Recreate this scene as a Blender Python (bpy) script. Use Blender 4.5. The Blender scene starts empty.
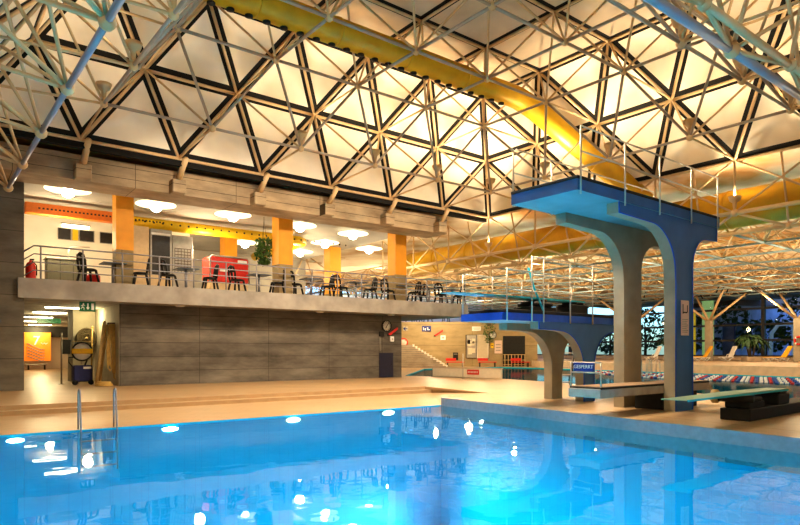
import bpy, math, random
from mathutils import Vector, Matrix
random.seed(7)
C = bpy.context.scene.collection
PI = math.pi
# ------------------------------------------------------------------ camera model (level lens, vertical shift)
FPX, HY, CX, H = 620.0, 350.7, 400.0, 1.5

class Fr:
    """plan frame: x runs along u, y runs along -n (away), z up"""
    def __init__(s, ox, oy, deg):
        th = math.radians(deg); s.o = Vector((ox, oy)); s.th = th
        s.u = Vector((math.sin(th), math.cos(th))); s.n = Vector((math.cos(th), -math.sin(th)))
        s.rz = PI/2 - th
    def w(s, x, y, z=0.0):
        p = s.o + s.u*x - s.n*y
        return Vector((p.x, p.y, z))
    def loc(s, X, Y):
        q = Vector((X, Y)) - s.o
        return q.dot(s.u), -q.dot(s.n)
    def x_at(s, px, y):
        """x on the vertical plane y=const seen in pixel column px; also the depth"""
        r = (px-CX)/FPX
        b = s.o - s.n*y
        # b + u x : X = r Y
        x = (r*b.y - b.x)/(s.u.x - r*s.u.y)
        return x, b.y + s.u.y*x
def on_z(px, py, z):
    Y = FPX*(H-z)/(py-HY); return Vector(((px-CX)/FPX*Y, Y, z))
def at_depth(px, py, Y):
    return Vector(((px-CX)/FPX*Y, Y, H+(HY-py)/FPX*Y))
def zat(py, Y): return H+(HY-py)/FPX*Y
def proj(p): return (CX+FPX*p[0]/p[1], HY-FPX*(p[2]-H)/p[1]) if p[1] > .3 else (-9999, -9999)

WL = Fr(-11.9, 26.35, 53.4)      # gallery wall line
RF = Fr(4.98, 34.86, 51.75)      # roof, origin at its far corner
T5 = Fr(6.79, 15.27, 51.1)       # tall tower
T3 = Fr(5.42, 18.27, 51.1)       # lower tower
SB = Fr(7.40, 13.10, 50.0)       # low springboard

# ------------------------------------------------------------------ materials
def nd(nt, t, **kw):
    n = nt.nodes.new(t)
    for k, v in kw.items(): setattr(n, k, v)
    return n
def mat(name, col, rough=.6, metal=0., var=.12, scale=6., emit=None, estr=0., bump=0., spec=.5):
    m = bpy.data.materials.new(name); m.use_nodes = True; nt = m.node_tree
    b = nt.nodes['Principled BSDF']
    b.inputs['Roughness'].default_value = rough; b.inputs['Metallic'].default_value = metal
    b.inputs['Specular IOR Level'].default_value = spec
    tc = nd(nt, 'ShaderNodeTexCoord'); no = nd(nt, 'ShaderNodeTexNoise')
    no.inputs['Scale'].default_value = scale; no.inputs['Detail'].default_value = 5
    nt.links.new(tc.outputs['Object'], no.inputs['Vector'])
    rp = nd(nt, 'ShaderNodeValToRGB')
    rp.color_ramp.elements[0].position = .3; rp.color_ramp.elements[1].position = .7
    rp.color_ramp.elements[0].color = tuple(c*(1-var) for c in col[:3])+(1,)
    rp.color_ramp.elements[1].color = tuple(min(1, c*(1+var)) for c in col[:3])+(1,)
    nt.links.new(no.outputs['Fac'], rp.inputs['Fac']); nt.links.new(rp.outputs['Color'], b.inputs['Base Color'])
    if emit:
        b.inputs['Emission Color'].default_value = tuple(emit)+(1,); b.inputs['Emission Strength'].default_value = estr
    if bump:
        bp = nd(nt, 'ShaderNodeBump'); bp.inputs['Strength'].default_value = bump
        nt.links.new(no.outputs['Fac'], bp.inputs['Height']); nt.links.new(bp.outputs['Normal'], b.inputs['Normal'])
    return m
def board_mat(name, c1, c2, cm, bw, bh, mort=.012, rough=.85, axes='XZ', nscale=1.4, amount=.55, off=.0):
    """brick-pattern surface (board-marked concrete, tiles) stained by noise"""
    m = bpy.data.materials.new(name); m.use_nodes = True; nt = m.node_tree; b = nt.nodes['Principled BSDF']
    b.inputs['Roughness'].default_value = rough
    tc = nd(nt, 'ShaderNodeTexCoord'); sp = nd(nt, 'ShaderNodeSeparateXYZ'); cb = nd(nt, 'ShaderNodeCombineXYZ')
    nt.links.new(tc.outputs['Object'], sp.inputs[0])
    nt.links.new(sp.outputs[axes[0]], cb.inputs[0]); nt.links.new(sp.outputs[axes[1]], cb.inputs[1])
    br = nd(nt, 'ShaderNodeTexBrick'); br.offset = off
    br.inputs['Color1'].default_value = tuple(c1)+(1,); br.inputs['Color2'].default_value = tuple(c2)+(1,); br.inputs['Mortar'].default_value = tuple(cm)+(1,)
    br.inputs['Scale'].default_value = 1; br.inputs['Mortar Size'].default_value = mort
    br.inputs['Brick Width'].default_value = bw; br.inputs['Row Height'].default_value = bh
    nt.links.new(cb.outputs[0], br.inputs['Vector'])
    no = nd(nt, 'ShaderNodeTexNoise'); no.inputs['Scale'].default_value = nscale; no.inputs['Detail'].default_value = 7; no.inputs['Roughness'].default_value = .65
    mp = nd(nt, 'ShaderNodeMapping'); mp.inputs['Scale'].default_value = (.5, 1, 1.6)
    nt.links.new(tc.outputs['Object'], mp.inputs[0]); nt.links.new(mp.outputs[0], no.inputs['Vector'])
    rp = nd(nt, 'ShaderNodeValToRGB'); rp.color_ramp.elements[0].position = .3; rp.color_ramp.elements[1].position = .72
    lo = 1-amount
    rp.color_ramp.elements[0].color = (lo, lo, lo, 1); rp.color_ramp.elements[1].color = (1, 1, 1, 1)
    nt.links.new(no.outputs['Fac'], rp.inputs['Fac'])
    mx = nd(nt, 'ShaderNodeMix', data_type='RGBA', blend_type='MULTIPLY'); mx.inputs[0].default_value = 1
    nt.links.new(br.outputs['Color'], mx.inputs[6]); nt.links.new(rp.outputs['Color'], mx.inputs[7])
    nt.links.new(mx.outputs[2], b.inputs['Base Color'])
    bp = nd(nt, 'ShaderNodeBump'); bp.inputs['Strength'].default_value = .12; bp.inputs['Distance'].default_value = .02
    nt.links.new(no.outputs['Fac'], bp.inputs['Height']); nt.links.new(bp.outputs['Normal'], b.inputs['Normal'])
    return m
def glow(name, col, s):
    m = bpy.data.materials.new(name); m.use_nodes = True; nt = m.node_tree; nt.nodes.clear()
    e = nd(nt, 'ShaderNodeEmission'); o = nd(nt, 'ShaderNodeOutputMaterial')
    e.inputs[0].default_value = tuple(col)+(1,); e.inputs[1].default_value = s
    nt.links.new(e.outputs[0], o.inputs[0]); return m

M = {}
M['conc'] = board_mat('board_concrete', (.215,.19,.155), (.19,.168,.138), (.09,.078,.062), 3.4, .62, .012, nscale=.75, amount=.78)
M['beam'] = board_mat('beam_concrete', (.56,.42,.26), (.51,.38,.235), (.15,.11,.065), 4.1, .43, .012)
M['pillar'] = board_mat('pillar_concrete', (.225,.20,.155), (.205,.18,.14), (.08,.07,.055), 6., 1.2, .012, nscale=1.0, amount=.6)
M['slab'] = mat('slab_concrete', (.33,.305,.27), .8, var=.25, scale=1.2)
M['rear'] = board_mat('rear_concrete', (.42,.32,.17), (.38,.29,.155), (.2,.15,.08), 7., 2.0, .012, amount=.35)
M['niche'] = mat('niche_concrete', (.42,.38,.28), .85, var=.2, scale=1.)
M['deck'] = board_mat('deck_tile', (.46,.31,.165), (.44,.295,.155), (.36,.245,.13), .6, .6, .01, rough=.42, axes='XY', nscale=.5, amount=.22, off=.5)
M['riser'] = mat('riser_tile', (.37,.25,.135), .6, var=.1, scale=3)
M['coping'] = mat('coping_tile', (.25,.24,.27), .5, var=.1, scale=8)
M['basin'] = board_mat('basin_tile', (.0,.46,.66), (.0,.45,.645), (.0,.40,.60), .5, .25, .006, rough=.4, axes='XY', amount=.05)
M['tower_tan'] = mat('tower_concrete', (.37,.315,.225), .8, var=.1, scale=2.5)
M['tower_blue'] = mat('tower_blue', (.042,.135,.34), .55, var=.12, scale=2.)
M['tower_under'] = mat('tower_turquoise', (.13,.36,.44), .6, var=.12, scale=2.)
M['rim_blue'] = mat('rim_blue', (.01,.09,.50), .5, var=.08)
M['black'] = mat('black_rubber', (.012,.011,.01), .7, var=.3)
M['brownmat'] = mat('brown_mat', (.22,.14,.075), .85, var=.15, scale=5)
M['greyslab'] = mat('grey_concrete', (.36,.33,.29), .8, var=.12, scale=4)
M['steel'] = mat('steel', (.55,.50,.42), .35, .6, var=.08)
M['bluesteel'] = mat('rail_steel', (.30,.30,.33), .4, .5, var=.1)
M['cream'] = mat('cream_tube', (.62,.44,.24), .5, var=.1, scale=2)
M['greytube'] = mat('grey_tube', (.40,.33,.26), .45, var=.1, scale=2)
M['bluegrey'] = mat('bluegrey_tube', (.30,.30,.36), .4, var=.1, scale=2)
M['lowceil'] = mat('low_ceiling', (.62,.36,.12), .8, var=.45, scale=.16)
for _e, _c in zip(M['lowceil'].node_tree.nodes['Color Ramp'].color_ramp.elements, ((.50,.26,.06,1), (.86,.76,.58,1))): _e.color = _c
M['lowceil'].node_tree.nodes['Color Ramp'].color_ramp.elements[0].position = .42; M['lowceil'].node_tree.nodes['Color Ramp'].color_ramp.elements[1].position = .55
M['panel'] = mat('ceiling_panel', (.84,.74,.58), .65, var=.06, scale=.9)
M['greypanel'] = mat('grey_panel', (.62,.50,.36), .7, var=.15, scale=.7)
M['blackgap'] = mat('black_gap', (.006,.005,.004), .9, var=.2)
M['duct'] = mat('yellow_duct', (.62,.36,.015), .45, .15, var=.12, scale=1.5)
M['yellow'] = mat('yellow_paint', (.80,.50,.01), .45, var=.08)
M['orange'] = mat('orange_paint', (.85,.36,.02), .55, var=.07, scale=2)
M['deeporange'] = mat('deep_orange', (.80,.20,.015), .5, var=.08)
M['whitewall'] = mat('white_plaster', (.85,.78,.62), .8, var=.05, scale=1)
M['gceil'] = mat('gallery_ceiling', (.40,.37,.31), .8, var=.12, scale=.8)
M['beige'] = mat('beige_panel', (.62,.45,.25), .7, var=.07)
M['greymetal'] = mat('grey_metal', (.36,.33,.28), .5, .3, var=.1)
M['teal'] = mat('teal_tube', (.24,.33,.34), .5, var=.15)
M['doornavy'] = mat('door_navy', (.008,.008,.03), .5)
M['darkglass'] = mat('dark_glass', (.02,.017,.014), .5, var=.3)
M['red'] = mat('red_paint', (.62,.025,.015), .4, var=.1)
M['tabletop'] = mat('table_laminate', (.10,.13,.18), .4, var=.1)
M['chair'] = mat('chair_black', (.012,.011,.011), .45, var=.2)
M['leaf'] = mat('leaf_green', (.055,.12,.02), .6, var=.5, scale=9)
M['darkleaf'] = mat('leaf_dark', (.045,.10,.035), .6, var=.5, scale=6)
M['bark'] = mat('bark', (.10,.07,.045), .9, var=.3)
M['white'] = mat('white_plastic', (.8,.77,.72), .4, var=.04)
M['cushion'] = mat('yellow_fabric', (.85,.45,.02), .7, var=.08)
M['navy'] = mat('navy_plastic', (.015,.02,.11), .45, var=.15)
M['signblue'] = mat('sign_blue', (.012,.03,.20), .4, var=.08)
M['green'] = mat('sign_green', (.0,.13,.05), .4, var=.08)
M['hose'] = mat('ochre_hose', (.50,.33,.10), .6, var=.15)
M['wood'] = mat('pale_wood', (.58,.42,.19), .6, var=.12)
M['olive'] = mat('olive_laminate', (.11,.105,.065), .5, var=.1)
M['cyan'] = mat('cyan_board', (.02,.46,.58), .45, var=.08)
M['mint'] = mat('mint_board', (.27,.42,.30), .55, var=.1, scale=3)
M['paper'] = mat('paper', (.72,.62,.46), .8, var=.05)
M['pink'] = mat('pale_pink', (.72,.55,.48), .7, var=.05)
M['mullion'] = mat('mullion_black', (.01,.011,.014), .5, var=.2)
M['stone'] = mat('pale_stone', (.60,.47,.33), .7, var=.1, scale=3)
M['lane_red'] = mat('lane_red', (.55,.03,.03), .4); M['lane_white'] = mat('lane_white', (.75,.75,.75), .4); M['lane_blue'] = mat('lane_blue', (.03,.10,.4), .4)
M['lamp'] = glow('lamp_glow', (1., .86, .56), 2.6)
M['globe'] = glow('globe_glow', (1., .93, .75), 26.)
M['tube_light'] = glow('tube_glow', (1., .9, .62), 10.)
M['uw'] = glow('underwater_glow', (.85, .97, 1.), 60.)
M['clockface'] = mat('clock_face', (.75,.72,.64), .5, var=.03)
M['orange_lit'] = mat('orange_lit', (.9,.24,.02), .5, var=.06, emit=(1,.25,.02), estr=.5)
M['reel'] = mat('reel_brown', (.10,.075,.035), .7, var=.2)
M['beige_pale'] = mat('beige_pale', (.55,.46,.32), .7, var=.05)
M['palegreen'] = mat('pale_green', (.5,.75,.35), .6, emit=(.45,.7,.3), estr=.35)
M['yellowlit'] = mat('yellow_lit', (.85,.6,.03), .6, emit=(.9,.6,.03), estr=.35)
M['paleblue'] = mat('pale_blue', (.45,.65,.85), .5, emit=(.3,.5,.8), estr=.2)
M['duskwall'] = mat('dusk_wall', (.55,.52,.62), .8, var=.25, scale=.5); M['duskroof'] = mat('dusk_roof', (.25,.16,.14), .8, var=.2)
def water_mat(name, tint, tr=.02, gl=.72):
    m = bpy.data.materials.new(name); m.use_nodes = True; nt = m.node_tree; nt.nodes.clear()
    o = nd(nt, 'ShaderNodeOutputMaterial'); mx = nd(nt, 'ShaderNodeMixShader'); t = nd(nt, 'ShaderNodeBsdfTransparent'); g = nd(nt, 'ShaderNodeBsdfGlossy')
    fr = nd(nt, 'ShaderNodeFresnel'); fr.inputs['IOR'].default_value = 1.33
    t.inputs[0].default_value = tuple(tint)+(1,); g.inputs['Roughness'].default_value = tr; g.inputs['Color'].default_value = (gl,gl,gl,1)
    tc = nd(nt, 'ShaderNodeTexCoord'); no = nd(nt, 'ShaderNodeTexNoise'); no.inputs['Scale'].default_value = 1.3; no.inputs['Detail'].default_value = 2
    bp = nd(nt, 'ShaderNodeBump'); bp.inputs['Strength'].default_value = .05; bp.inputs['Distance'].default_value = .08
    nt.links.new(tc.outputs['Object'], no.inputs['Vector']); nt.links.new(no.outputs['Fac'], bp.inputs['Height'])
    nt.links.new(bp.outputs['Normal'], g.inputs['Normal']); nt.links.new(bp.outputs['Normal'], fr.inputs['Normal'])
    nt.links.new(fr.outputs[0], mx.inputs[0]); nt.links.new(t.outputs[0], mx.inputs[1]); nt.links.new(g.outputs[0], mx.inputs[2])
    nt.links.new(mx.outputs[0], o.inputs[0]); return m
M['water'] = water_mat('pool_water', (.55,.93,1.)); M['lapwater'] = water_mat('lap_water', (.7,.95,1.), .05, .40)
def glass_mat():
    m = bpy.data.materials.new('window_glass'); m.use_nodes = True; nt = m.node_tree; nt.nodes.clear()
    o = nd(nt, 'ShaderNodeOutputMaterial'); mx = nd(nt, 'ShaderNodeMixShader'); t = nd(nt, 'ShaderNodeBsdfTransparent'); g = nd(nt, 'ShaderNodeBsdfGlossy')
    fr = nd(nt, 'ShaderNodeFresnel'); fr.inputs['IOR'].default_value = 1.45; g.inputs['Roughness'].default_value = .02; g.inputs['Color'].default_value = (.35,.35,.35,1)
    t.inputs[0].default_value = (.8,.9,.95,1)
    nt.links.new(fr.outputs[0], mx.inputs[0]); nt.links.new(t.outputs[0], mx.inputs[1]); nt.links.new(g.outputs[0], mx.inputs[2]); nt.links.new(mx.outputs[0], o.inputs[0])
    return m
M['glass'] = glass_mat()

# ------------------------------------------------------------------ mesh builder
class MB:
    def __init__(s): s.v = []; s.f = []; s.mi = []; s.sm = []; s.cur = 0; s.smooth = False
    def m(s, i): s.cur = i; return s
    def add(s, vs, fs, smooth=False):
        b = len(s.v); s.v += [tuple(v) for v in vs]
        for f in fs: s.f.append(tuple(b+i for i in f)); s.mi.append(s.cur); s.sm.append(smooth)
        return s
    def box(s, x0, x1, y0, y1, z0, z1):
        vs = [(x0,y0,z0),(x1,y0,z0),(x1,y1,z0),(x0,y1,z0),(x0,y0,z1),(x1,y0,z1),(x1,y1,z1),(x0,y1,z1)]
        return s.add(vs, [(3,2,1,0),(4,5,6,7),(0,1,5,4),(1,2,6,5),(2,3,7,6),(3,0,4,7)])
    def bbox(s, x0, x1, y0, y1, z0, z1, b=.02):
        """chamfered box"""
        b = min(b, (x1-x0)*.45, (y1-y0)*.45, (z1-z0)*.45)
        vs = []
        for sx in (0,1):
            for sy in (0,1):
                for sz in (0,1):
                    X, Y, Z = (x1 if sx else x0), (y1 if sy else y0), (z1 if sz else z0)
                    dx, dy, dz = (-b if sx else b), (-b if sy else b), (-b if sz else b)
                    vs += [(X, Y+dy, Z+dz), (X+dx, Y, Z+dz), (X+dx, Y+dy, Z)]
        def I(sx, sy, sz, a): return ((sx*2+sy)*2+sz)*3+a
        fs = []
        for k in (0,1):
            q = [I(k,0,0,0),I(k,1,0,0),I(k,1,1,0),I(k,0,1,0)]; fs.append(tuple(q if k else q[::-1]))
            q = [I(0,k,0,1),I(1,k,0,1),I(1,k,1,1),I(0,k,1,1)]; fs.append(tuple(q[::-1] if k else q))
            q = [I(0,0,k,2),I(1,0,k,2),I(1,1,k,2),I(0,1,k,2)]; fs.append(tuple(q if k else q[::-1]))
        for a in (0,1):
            for c in (0,1):
                fs.append((I(a,c,0,0),I(a,c,1,0),I(a,c,1,1),I(a,c,0,1)))
                fs.append((I(a,0,c,0),I(a,1,c,0),I(a,1,c,2),I(a,0,c,2)))
                fs.append((I(0,a,c,1),I(1,a,c,1),I(1,a,c,2),I(0,a,c,2)))
        for sx in (0,1):
            for sy in (0,1):
                for sz in (0,1): fs.append((I(sx,sy,sz,0),I(sx,sy,sz,1),I(sx,sy,sz,2)))
        return s.add(vs, fs)
    def tube(s, p0, p1, r, n=6, r1=None, cap=True):
        p0, p1 = Vector(p0), Vector(p1); d = p1-p0
        if d.length < 1e-6: return s
        d.normalize(); a = d.orthogonal().normalized(); c = d.cross(a); r1 = r if r1 is None else r1
        vs = []
        for p, rr in ((p0, r), (p1, r1)):
            for i in range(n):
                t = 2*PI*i/n; vs.append(p+a*math.cos(t)*rr+c*math.sin(t)*rr)
        fs = [(i, (i+1) % n, n+(i+1) % n, n+i) for i in range(n)]
        if cap: fs += [tuple(range(n))[::-1], tuple(range(n, 2*n))]
        return s.add(vs, fs, n > 4)
    def path(s, pts, r, n=8, close=False):
        """swept tube along a polyline with mitred joints"""
        P = [Vector(p) for p in pts]; N = len(P); vs = []; up = None
        for i in range(N):
            if close: d = P[(i+1) % N]-P[i-1]
            else: d = P[min(i+1, N-1)]-P[max(i-1, 0)]
            d.normalize()
            if up is None: up = d.orthogonal().normalized()
            up = (up-d*up.dot(d)); up = up.normalized() if up.length > 1e-5 else d.orthogonal().normalized()
            c = d.cross(up); rr = r[i] if isinstance(r, (list, tuple)) else r
            for k in range(n):
                t = 2*PI*k/n; vs.append(P[i]+up*math.cos(t)*rr+c*math.sin(t)*rr)
        fs = []
        for i in range(N if close else N-1):
            j = (i+1) % N
            for k in range(n): fs.append((i*n+k, i*n+(k+1) % n, j*n+(k+1) % n, j*n+k))
        if not close: fs += [tuple(range(n))[::-1], tuple(range((N-1)*n, N*n))]
        return s.add(vs, fs, True)
    def lathe(s, prof, c=(0,0,0), n=20, smooth=True):
        vs = []; c = Vector(c)
        for r, z in prof:
            for k in range(n): t = 2*PI*k/n; vs.append(c+Vector((r*math.cos(t), r*math.sin(t), z)))
        fs = []
        for i in range(len(prof)-1):
            for k in range(n): fs.append((i*n+k, i*n+(k+1) % n, (i+1)*n+(k+1) % n, (i+1)*n+k))
        return s.add(vs, fs, smooth)
    def ball(s, c, r, n=10, m=6, sq=(1,1,1)):
        vs = []; c = Vector(c)
        for i in range(m+1):
            ph = PI*i/m
            for k in range(n): t = 2*PI*k/n; vs.append(c+Vector((r*sq[0]*math.sin(ph)*math.cos(t), r*sq[1]*math.sin(ph)*math.sin(t), r*sq[2]*math.cos(ph))))
        fs = [(i*n+k, (i+1)*n+k, (i+1)*n+(k+1) % n, i*n+(k+1) % n) for i in range(m) for k in range(n)]
        return s.add(vs, fs, True)
    def prism(s, poly, y0, y1, side=None, front=None):
        """polygon in x,z extruded along y; front = material index of the y0/y1 faces"""
        n = len(poly); vs = [(x, y0, z) for x, z in poly]+[(x, y1, z) for x, z in poly]
        keep = s.cur
        s.cur = keep if front is None else front
        s.add(vs, [tuple(range(n)), tuple(range(n, 2*n))[::-1]])
        s.cur = keep if side is None else side
        s.add(vs, [(i, n+i, n+(i+1) % n, (i+1) % n) for i in range(n)])
        s.cur = keep; return s
    def poly(s, pts): return s.add(pts, [tuple(range(len(pts)))])
    def extr(s, pts, z0, z1):
        n = len(pts); vs = [(p[0], p[1], z0) for p in pts]+[(p[0], p[1], z1) for p in pts]
        return s.add(vs, [tuple(range(n))[::-1], tuple(range(n, 2*n))]+[(i, (i+1) % n, n+(i+1) % n, n+i) for i in range(n)])
    def build(s, name, mats, parent=None, loc=(0,0,0), rz=0., fix=True):
        me = bpy.data.meshes.new(name); me.from_pydata(s.v, [], s.f)
        if not isinstance(mats, (list, tuple)): mats = [mats]
        for x in mats: me.materials.append(M[x] if isinstance(x, str) else x)
        me.polygons.foreach_set('material_index', s.mi); me.polygons.foreach_set('use_smooth', s.sm)
        if fix:
            import bmesh
            bm = bmesh.new(); bm.from_mesh(me); bmesh.ops.recalc_face_normals(bm, faces=bm.faces); bm.to_mesh(me); bm.free()
        me.update()
        o = bpy.data.objects.new(name, me); C.objects.link(o)
        if parent: o.parent = parent
        o.location = loc; o.rotation_euler = (0, 0, rz)
        return o
def thing(name, label, cat, loc=(0,0,0), rz=0., group=None):
    o = bpy.data.objects.new(name, None); C.objects.link(o); o.location = loc; o.rotation_euler = (0,0,rz); o.empty_display_size = .2
    o['label'] = label; o['category'] = cat
    if group: o['group'] = group
    return o
def tag(o, label, cat, group=None, kind=None):
    o['label'] = label; o['category'] = cat
    if group: o['group'] = group
    if kind: o['kind'] = kind
    return o
def struct(o): o['kind'] = 'structure'; return o
def dup(root, loc, rz, label, group=None):
    r = root.copy(); C.objects.link(r); r.location = loc; r.rotation_euler = (0,0,rz); r['label'] = label
    if group: r['group'] = group
    for ch in list(root.children):
        c = ch.copy(); C.objects.link(c); c.parent = r
        for g in list(ch.children):
            d = g.copy(); C.objects.link(d); d.parent = c
    return r
def text(name, s, size, m, parent=None, loc=(0,0,0), rot=(PI/2,0,0), ext=.003):
    cu = bpy.data.curves.new(name, 'FONT'); cu.body = s; cu.size = size; cu.extrude = ext; cu.align_x = 'CENTER'; cu.align_y = 'CENTER'
    cu.materials.append(M[m]); o = bpy.data.objects.new(name, cu); C.objects.link(o); o.location = loc; o.rotation_euler = rot
    me = bpy.data.meshes.new_from_object(o); bpy.data.objects.remove(o); bpy.data.curves.remove(cu)
    o = bpy.data.objects.new(name, me); C.objects.link(o); o.location = loc; o.rotation_euler = rot
    if parent: o.parent = parent
    return o
def light(kind, loc, col, power, name='lamp_light', size=.1, direction=None, cone=None, blend=.6, parent=None):
    l = bpy.data.lights.new(name, kind); l.color = col; l.energy = power
    if kind == 'AREA': l.size = size
    else: l.shadow_soft_size = size
    if cone: l.spot_size = math.radians(cone); l.spot_blend = blend
    o = bpy.data.objects.new(name, l); C.objects.link(o); o.location = loc
    if direction is not None: o.rotation_euler = Vector(direction).to_track_quat('-Z', 'Y').to_euler()
    if parent: o.parent = parent
    return o
# ================================================================== floor, pools, terraces
ZW = -.267
K = Vector((1.316, 19.9)); PR = Vector((.513, -.859))        # pool corner, direction of its deep-end wall
def pr(k): return K+PR*k
Bp = pr(20.3); Cp = Vector((-14, 2.4)); Dp = Vector((-18, 5.4))
Q = Vector((1.04, 26.0)); V1 = Vector((.790, .612)); PP = Vector((.612, -.790))
Lft = Q-V1*30; Q2 = Q+PP*.45; Rr = Vector((3.18, 22.0)); Sp = pr(2.6)
Dl = Dp-Vector((.80, .60))*7
lap_near = [Vector(p) for p in ((.3, 37.2), (5.5, 33.2), (6.9, 30.5), (11.47, 19.5), (15.2, 11.0))]
lap_far = [Vector(p) for p in ((38., 9.), (21.4, 38.), (12.2, 54.3), (9.2, 57.), (2.0, 52.))]
def floor_mesh(name, outer, holes, z, m):
    import bmesh
    bm = bmesh.new(); E_ = []
    for loop in [outer]+holes:
        vs = [bm.verts.new((p[0], p[1], z)) for p in loop]
        for i in range(len(vs)): E_.append(bm.edges.new((vs[i], vs[(i+1) % len(vs)])))
    bmesh.ops.triangle_fill(bm, use_beauty=True, use_dissolve=False, edges=E_)
    for f in bm.faces:
        if f.normal.z < 0: f.normal_flip()
    me = bpy.data.meshes.new(name); bm.to_mesh(me); bm.free(); me.materials.append(M[m])
    o = bpy.data.objects.new(name, me); C.objects.link(o); return o
struct(floor_mesh('floor', [(-75, -12), (75, -12), (75, 110), (-75, 110)],
    [[Lft, Q, Rr, Sp, Bp, Cp, Dp, Dl, Lft+Vector((-2, -6))], lap_near+lap_far], 0, 'deck'))
z1, z2 = -.12, -.24
b = MB()
L2 = Lft+PP*.45
b.m(0).poly([(Lft.x,Lft.y,z1),(L2.x,L2.y,z1),(Q2.x,Q2.y,z1),(Q.x,Q.y,z1)])
b.poly([(L2.x,L2.y,z2),(Dl.x,Dl.y,z2),(Dp.x,Dp.y,z2),(K.x,K.y,z2),(Q2.x,Q2.y,z2)])
b.m(1).poly([(Lft.x,Lft.y,0),(Lft.x,Lft.y,z1),(Q.x,Q.y,z1),(Q.x,Q.y,0)])
b.poly([(L2.x,L2.y,z1),(L2.x,L2.y,z2),(Q2.x,Q2.y,z2),(Q2.x,Q2.y,z1)])
b.poly([(Q.x,Q.y,0),(Q.x,Q.y,z1),(Q2.x,Q2.y,z1),(Q2.x,Q2.y,z2),(Rr.x,Rr.y,0)])
b.m(0).poly([(Q2.x,Q2.y,z2),(K.x,K.y,z2),(Sp.x,Sp.y,0),(Rr.x,Rr.y,0)])
struct(b.build('floor_terrace', ['deck', 'riser'], fix=False))
# basin of the diving pool
b = MB(); pool = [K, Bp, Cp, Dp]; ZB = -4.2
b.m(0).poly([(p.x,p.y,ZB) for p in pool[::-1]])
for i in range(4):
    p, q = pool[i], pool[(i+1) % 4]; top = 0. if i == 0 else -.24
    if i == 0:
        b.m(1).poly([(p.x,p.y,0),(q.x,q.y,0),(q.x,q.y,-.62),(p.x,p.y,-.62)])
        b.m(0).poly([(p.x,p.y,-.62),(q.x,q.y,-.62),(q.x,q.y,ZB),(p.x,p.y,ZB)])
    else: b.m(0).poly([(p.x,p.y,top),(q.x,q.y,top),(q.x,q.y,ZB),(p.x,p.y,ZB)])
struct(b.build('floor_basin', ['basin', 'coping'], fix=False))
w = MB().poly([(p.x, p.y, ZW) for p in (pool[::-1])]).build('pool_water', 'water', fix=False)
for f in w.data.polygons:
    if f.normal.z < 0: w.data.flip_normals(); break
tag(w, 'still azure water filling the diving pool in front of the towers', 'water', kind='stuff')
# dark joint running along the deck behind the deep-end wall
b = MB(); o1 = Vector((.859, .513))
for k0, off in ((4, .9),):
    p, q = pr(k0)+o1*off, pr(20)+o1*off
    b.poly([(p.x,p.y,.004),(q.x,q.y,.004),(q.x+.05,q.y+.03,.004),(p.x+.05,p.y+.03,.004)])
struct(b.build('trim_1', 'riser', fix=False))
# lap pool
b = MB(); lp = lap_near+lap_far; n = len(lp)
b.poly([(p.x,p.y,-1.6) for p in lp])
for i in range(n):
    p, q = lp[i], lp[(i+1) % n]; b.poly([(p.x,p.y,0),(q.x,q.y,0),(q.x,q.y,-1.6),(p.x,p.y,-1.6)])
struct(b.build('floor_lap_basin', 'basin', fix=False))
w = MB().poly([(p.x, p.y, -.08) for p in lp]).build('lap_pool_water', 'lapwater', fix=False)
if w.data.polygons[0].normal.z < 0: w.data.flip_normals()
tag(w, 'turquoise water of the long swimming pool behind the diving towers', 'water', kind='stuff')
# raised sun terrace in front of the windows
led = [(12.4, 54.8), (21.7, 38.4), (38.4, 9.3), (75, 25), (60, 75), (24, 92), (14, 80)]
b = MB(); b.m(0).extr(led, 0, .55)
struct(b.build('floor_sun_terrace', ['stone']))
# ================================================================== gallery block
def G_(px, y): return WL.x_at(px, y)[0]
def gx(px, d): return WL.x_at(px, -d)[0]
xs0, xs1 = gx(18, 1.2), gx(468, 1.2)
xl, xr = gx(119.5, 0), gx(401.5, 0)
def wl(b, name, m, **k): return struct(b.build(name, m, loc=(WL.o.x, WL.o.y, 0), rz=WL.rz, **k))
wl(MB().box(xs0, xs1, -1.2, 13, 3.49, 4.24), 'floor_gallery', 'slab')
wl(MB().box(xl, xr, 0, 6, 0, 3.48), 'wall_gallery', 'conc')
xp = gx(24, 1.0)
wl(MB().box(xp-9, xp, -1.0, -.3, 0, 7.85), 'wall_left', 'pillar')
# niche and corridor under the gallery
xn = WL.x_at(97.5, 5)[0]; xn2 = WL.x_at(73, 5)[0]
wl(MB().box(xl-.02, xl, 0.02, 5, 0, 3.48), 'wall_niche_side', 'niche')
wl(MB().box(xn2, xl, 5, 6.5, 0, 3.48), 'wall_niche', 'niche')
xc = WL.x_at(20, 26)[0]
wl(MB().box(xp-8.8, xl+4, 31, 31.3, 0, 3.48), 'wall_corridor', 'whitewall')
wl(MB().box(xp-9, xp-8.8, -.3, 31, 0, 8.2), 'wall_gallery_end', 'niche')
wl(MB().box(xp-8.8, xl+4, 13, 31, 3.49, 3.7), 'ceiling_corridor', 'niche')
# upper edge beam with corbels, gallery ceiling
XB1 = gx(447, 2.6)
bm_ = MB().box(xp-9, XB1, -2.6, -1.75, 7.86, 8.80); bm_.box(xp-9, XB1-.1, -1.75, -.95, 7.86, 8.45)
bm_.m(1).box(xp-9, XB1-.1, -1.75, -.95, 8.45, 9.0)
wl(bm_, 'wall_upper_beam', ['beam', 'blackgap'])
wl(MB().box(xp-9, XB1-.6, -.95, 13, 8.24, 8.5), 'ceiling_gallery', 'gceil')
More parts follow.
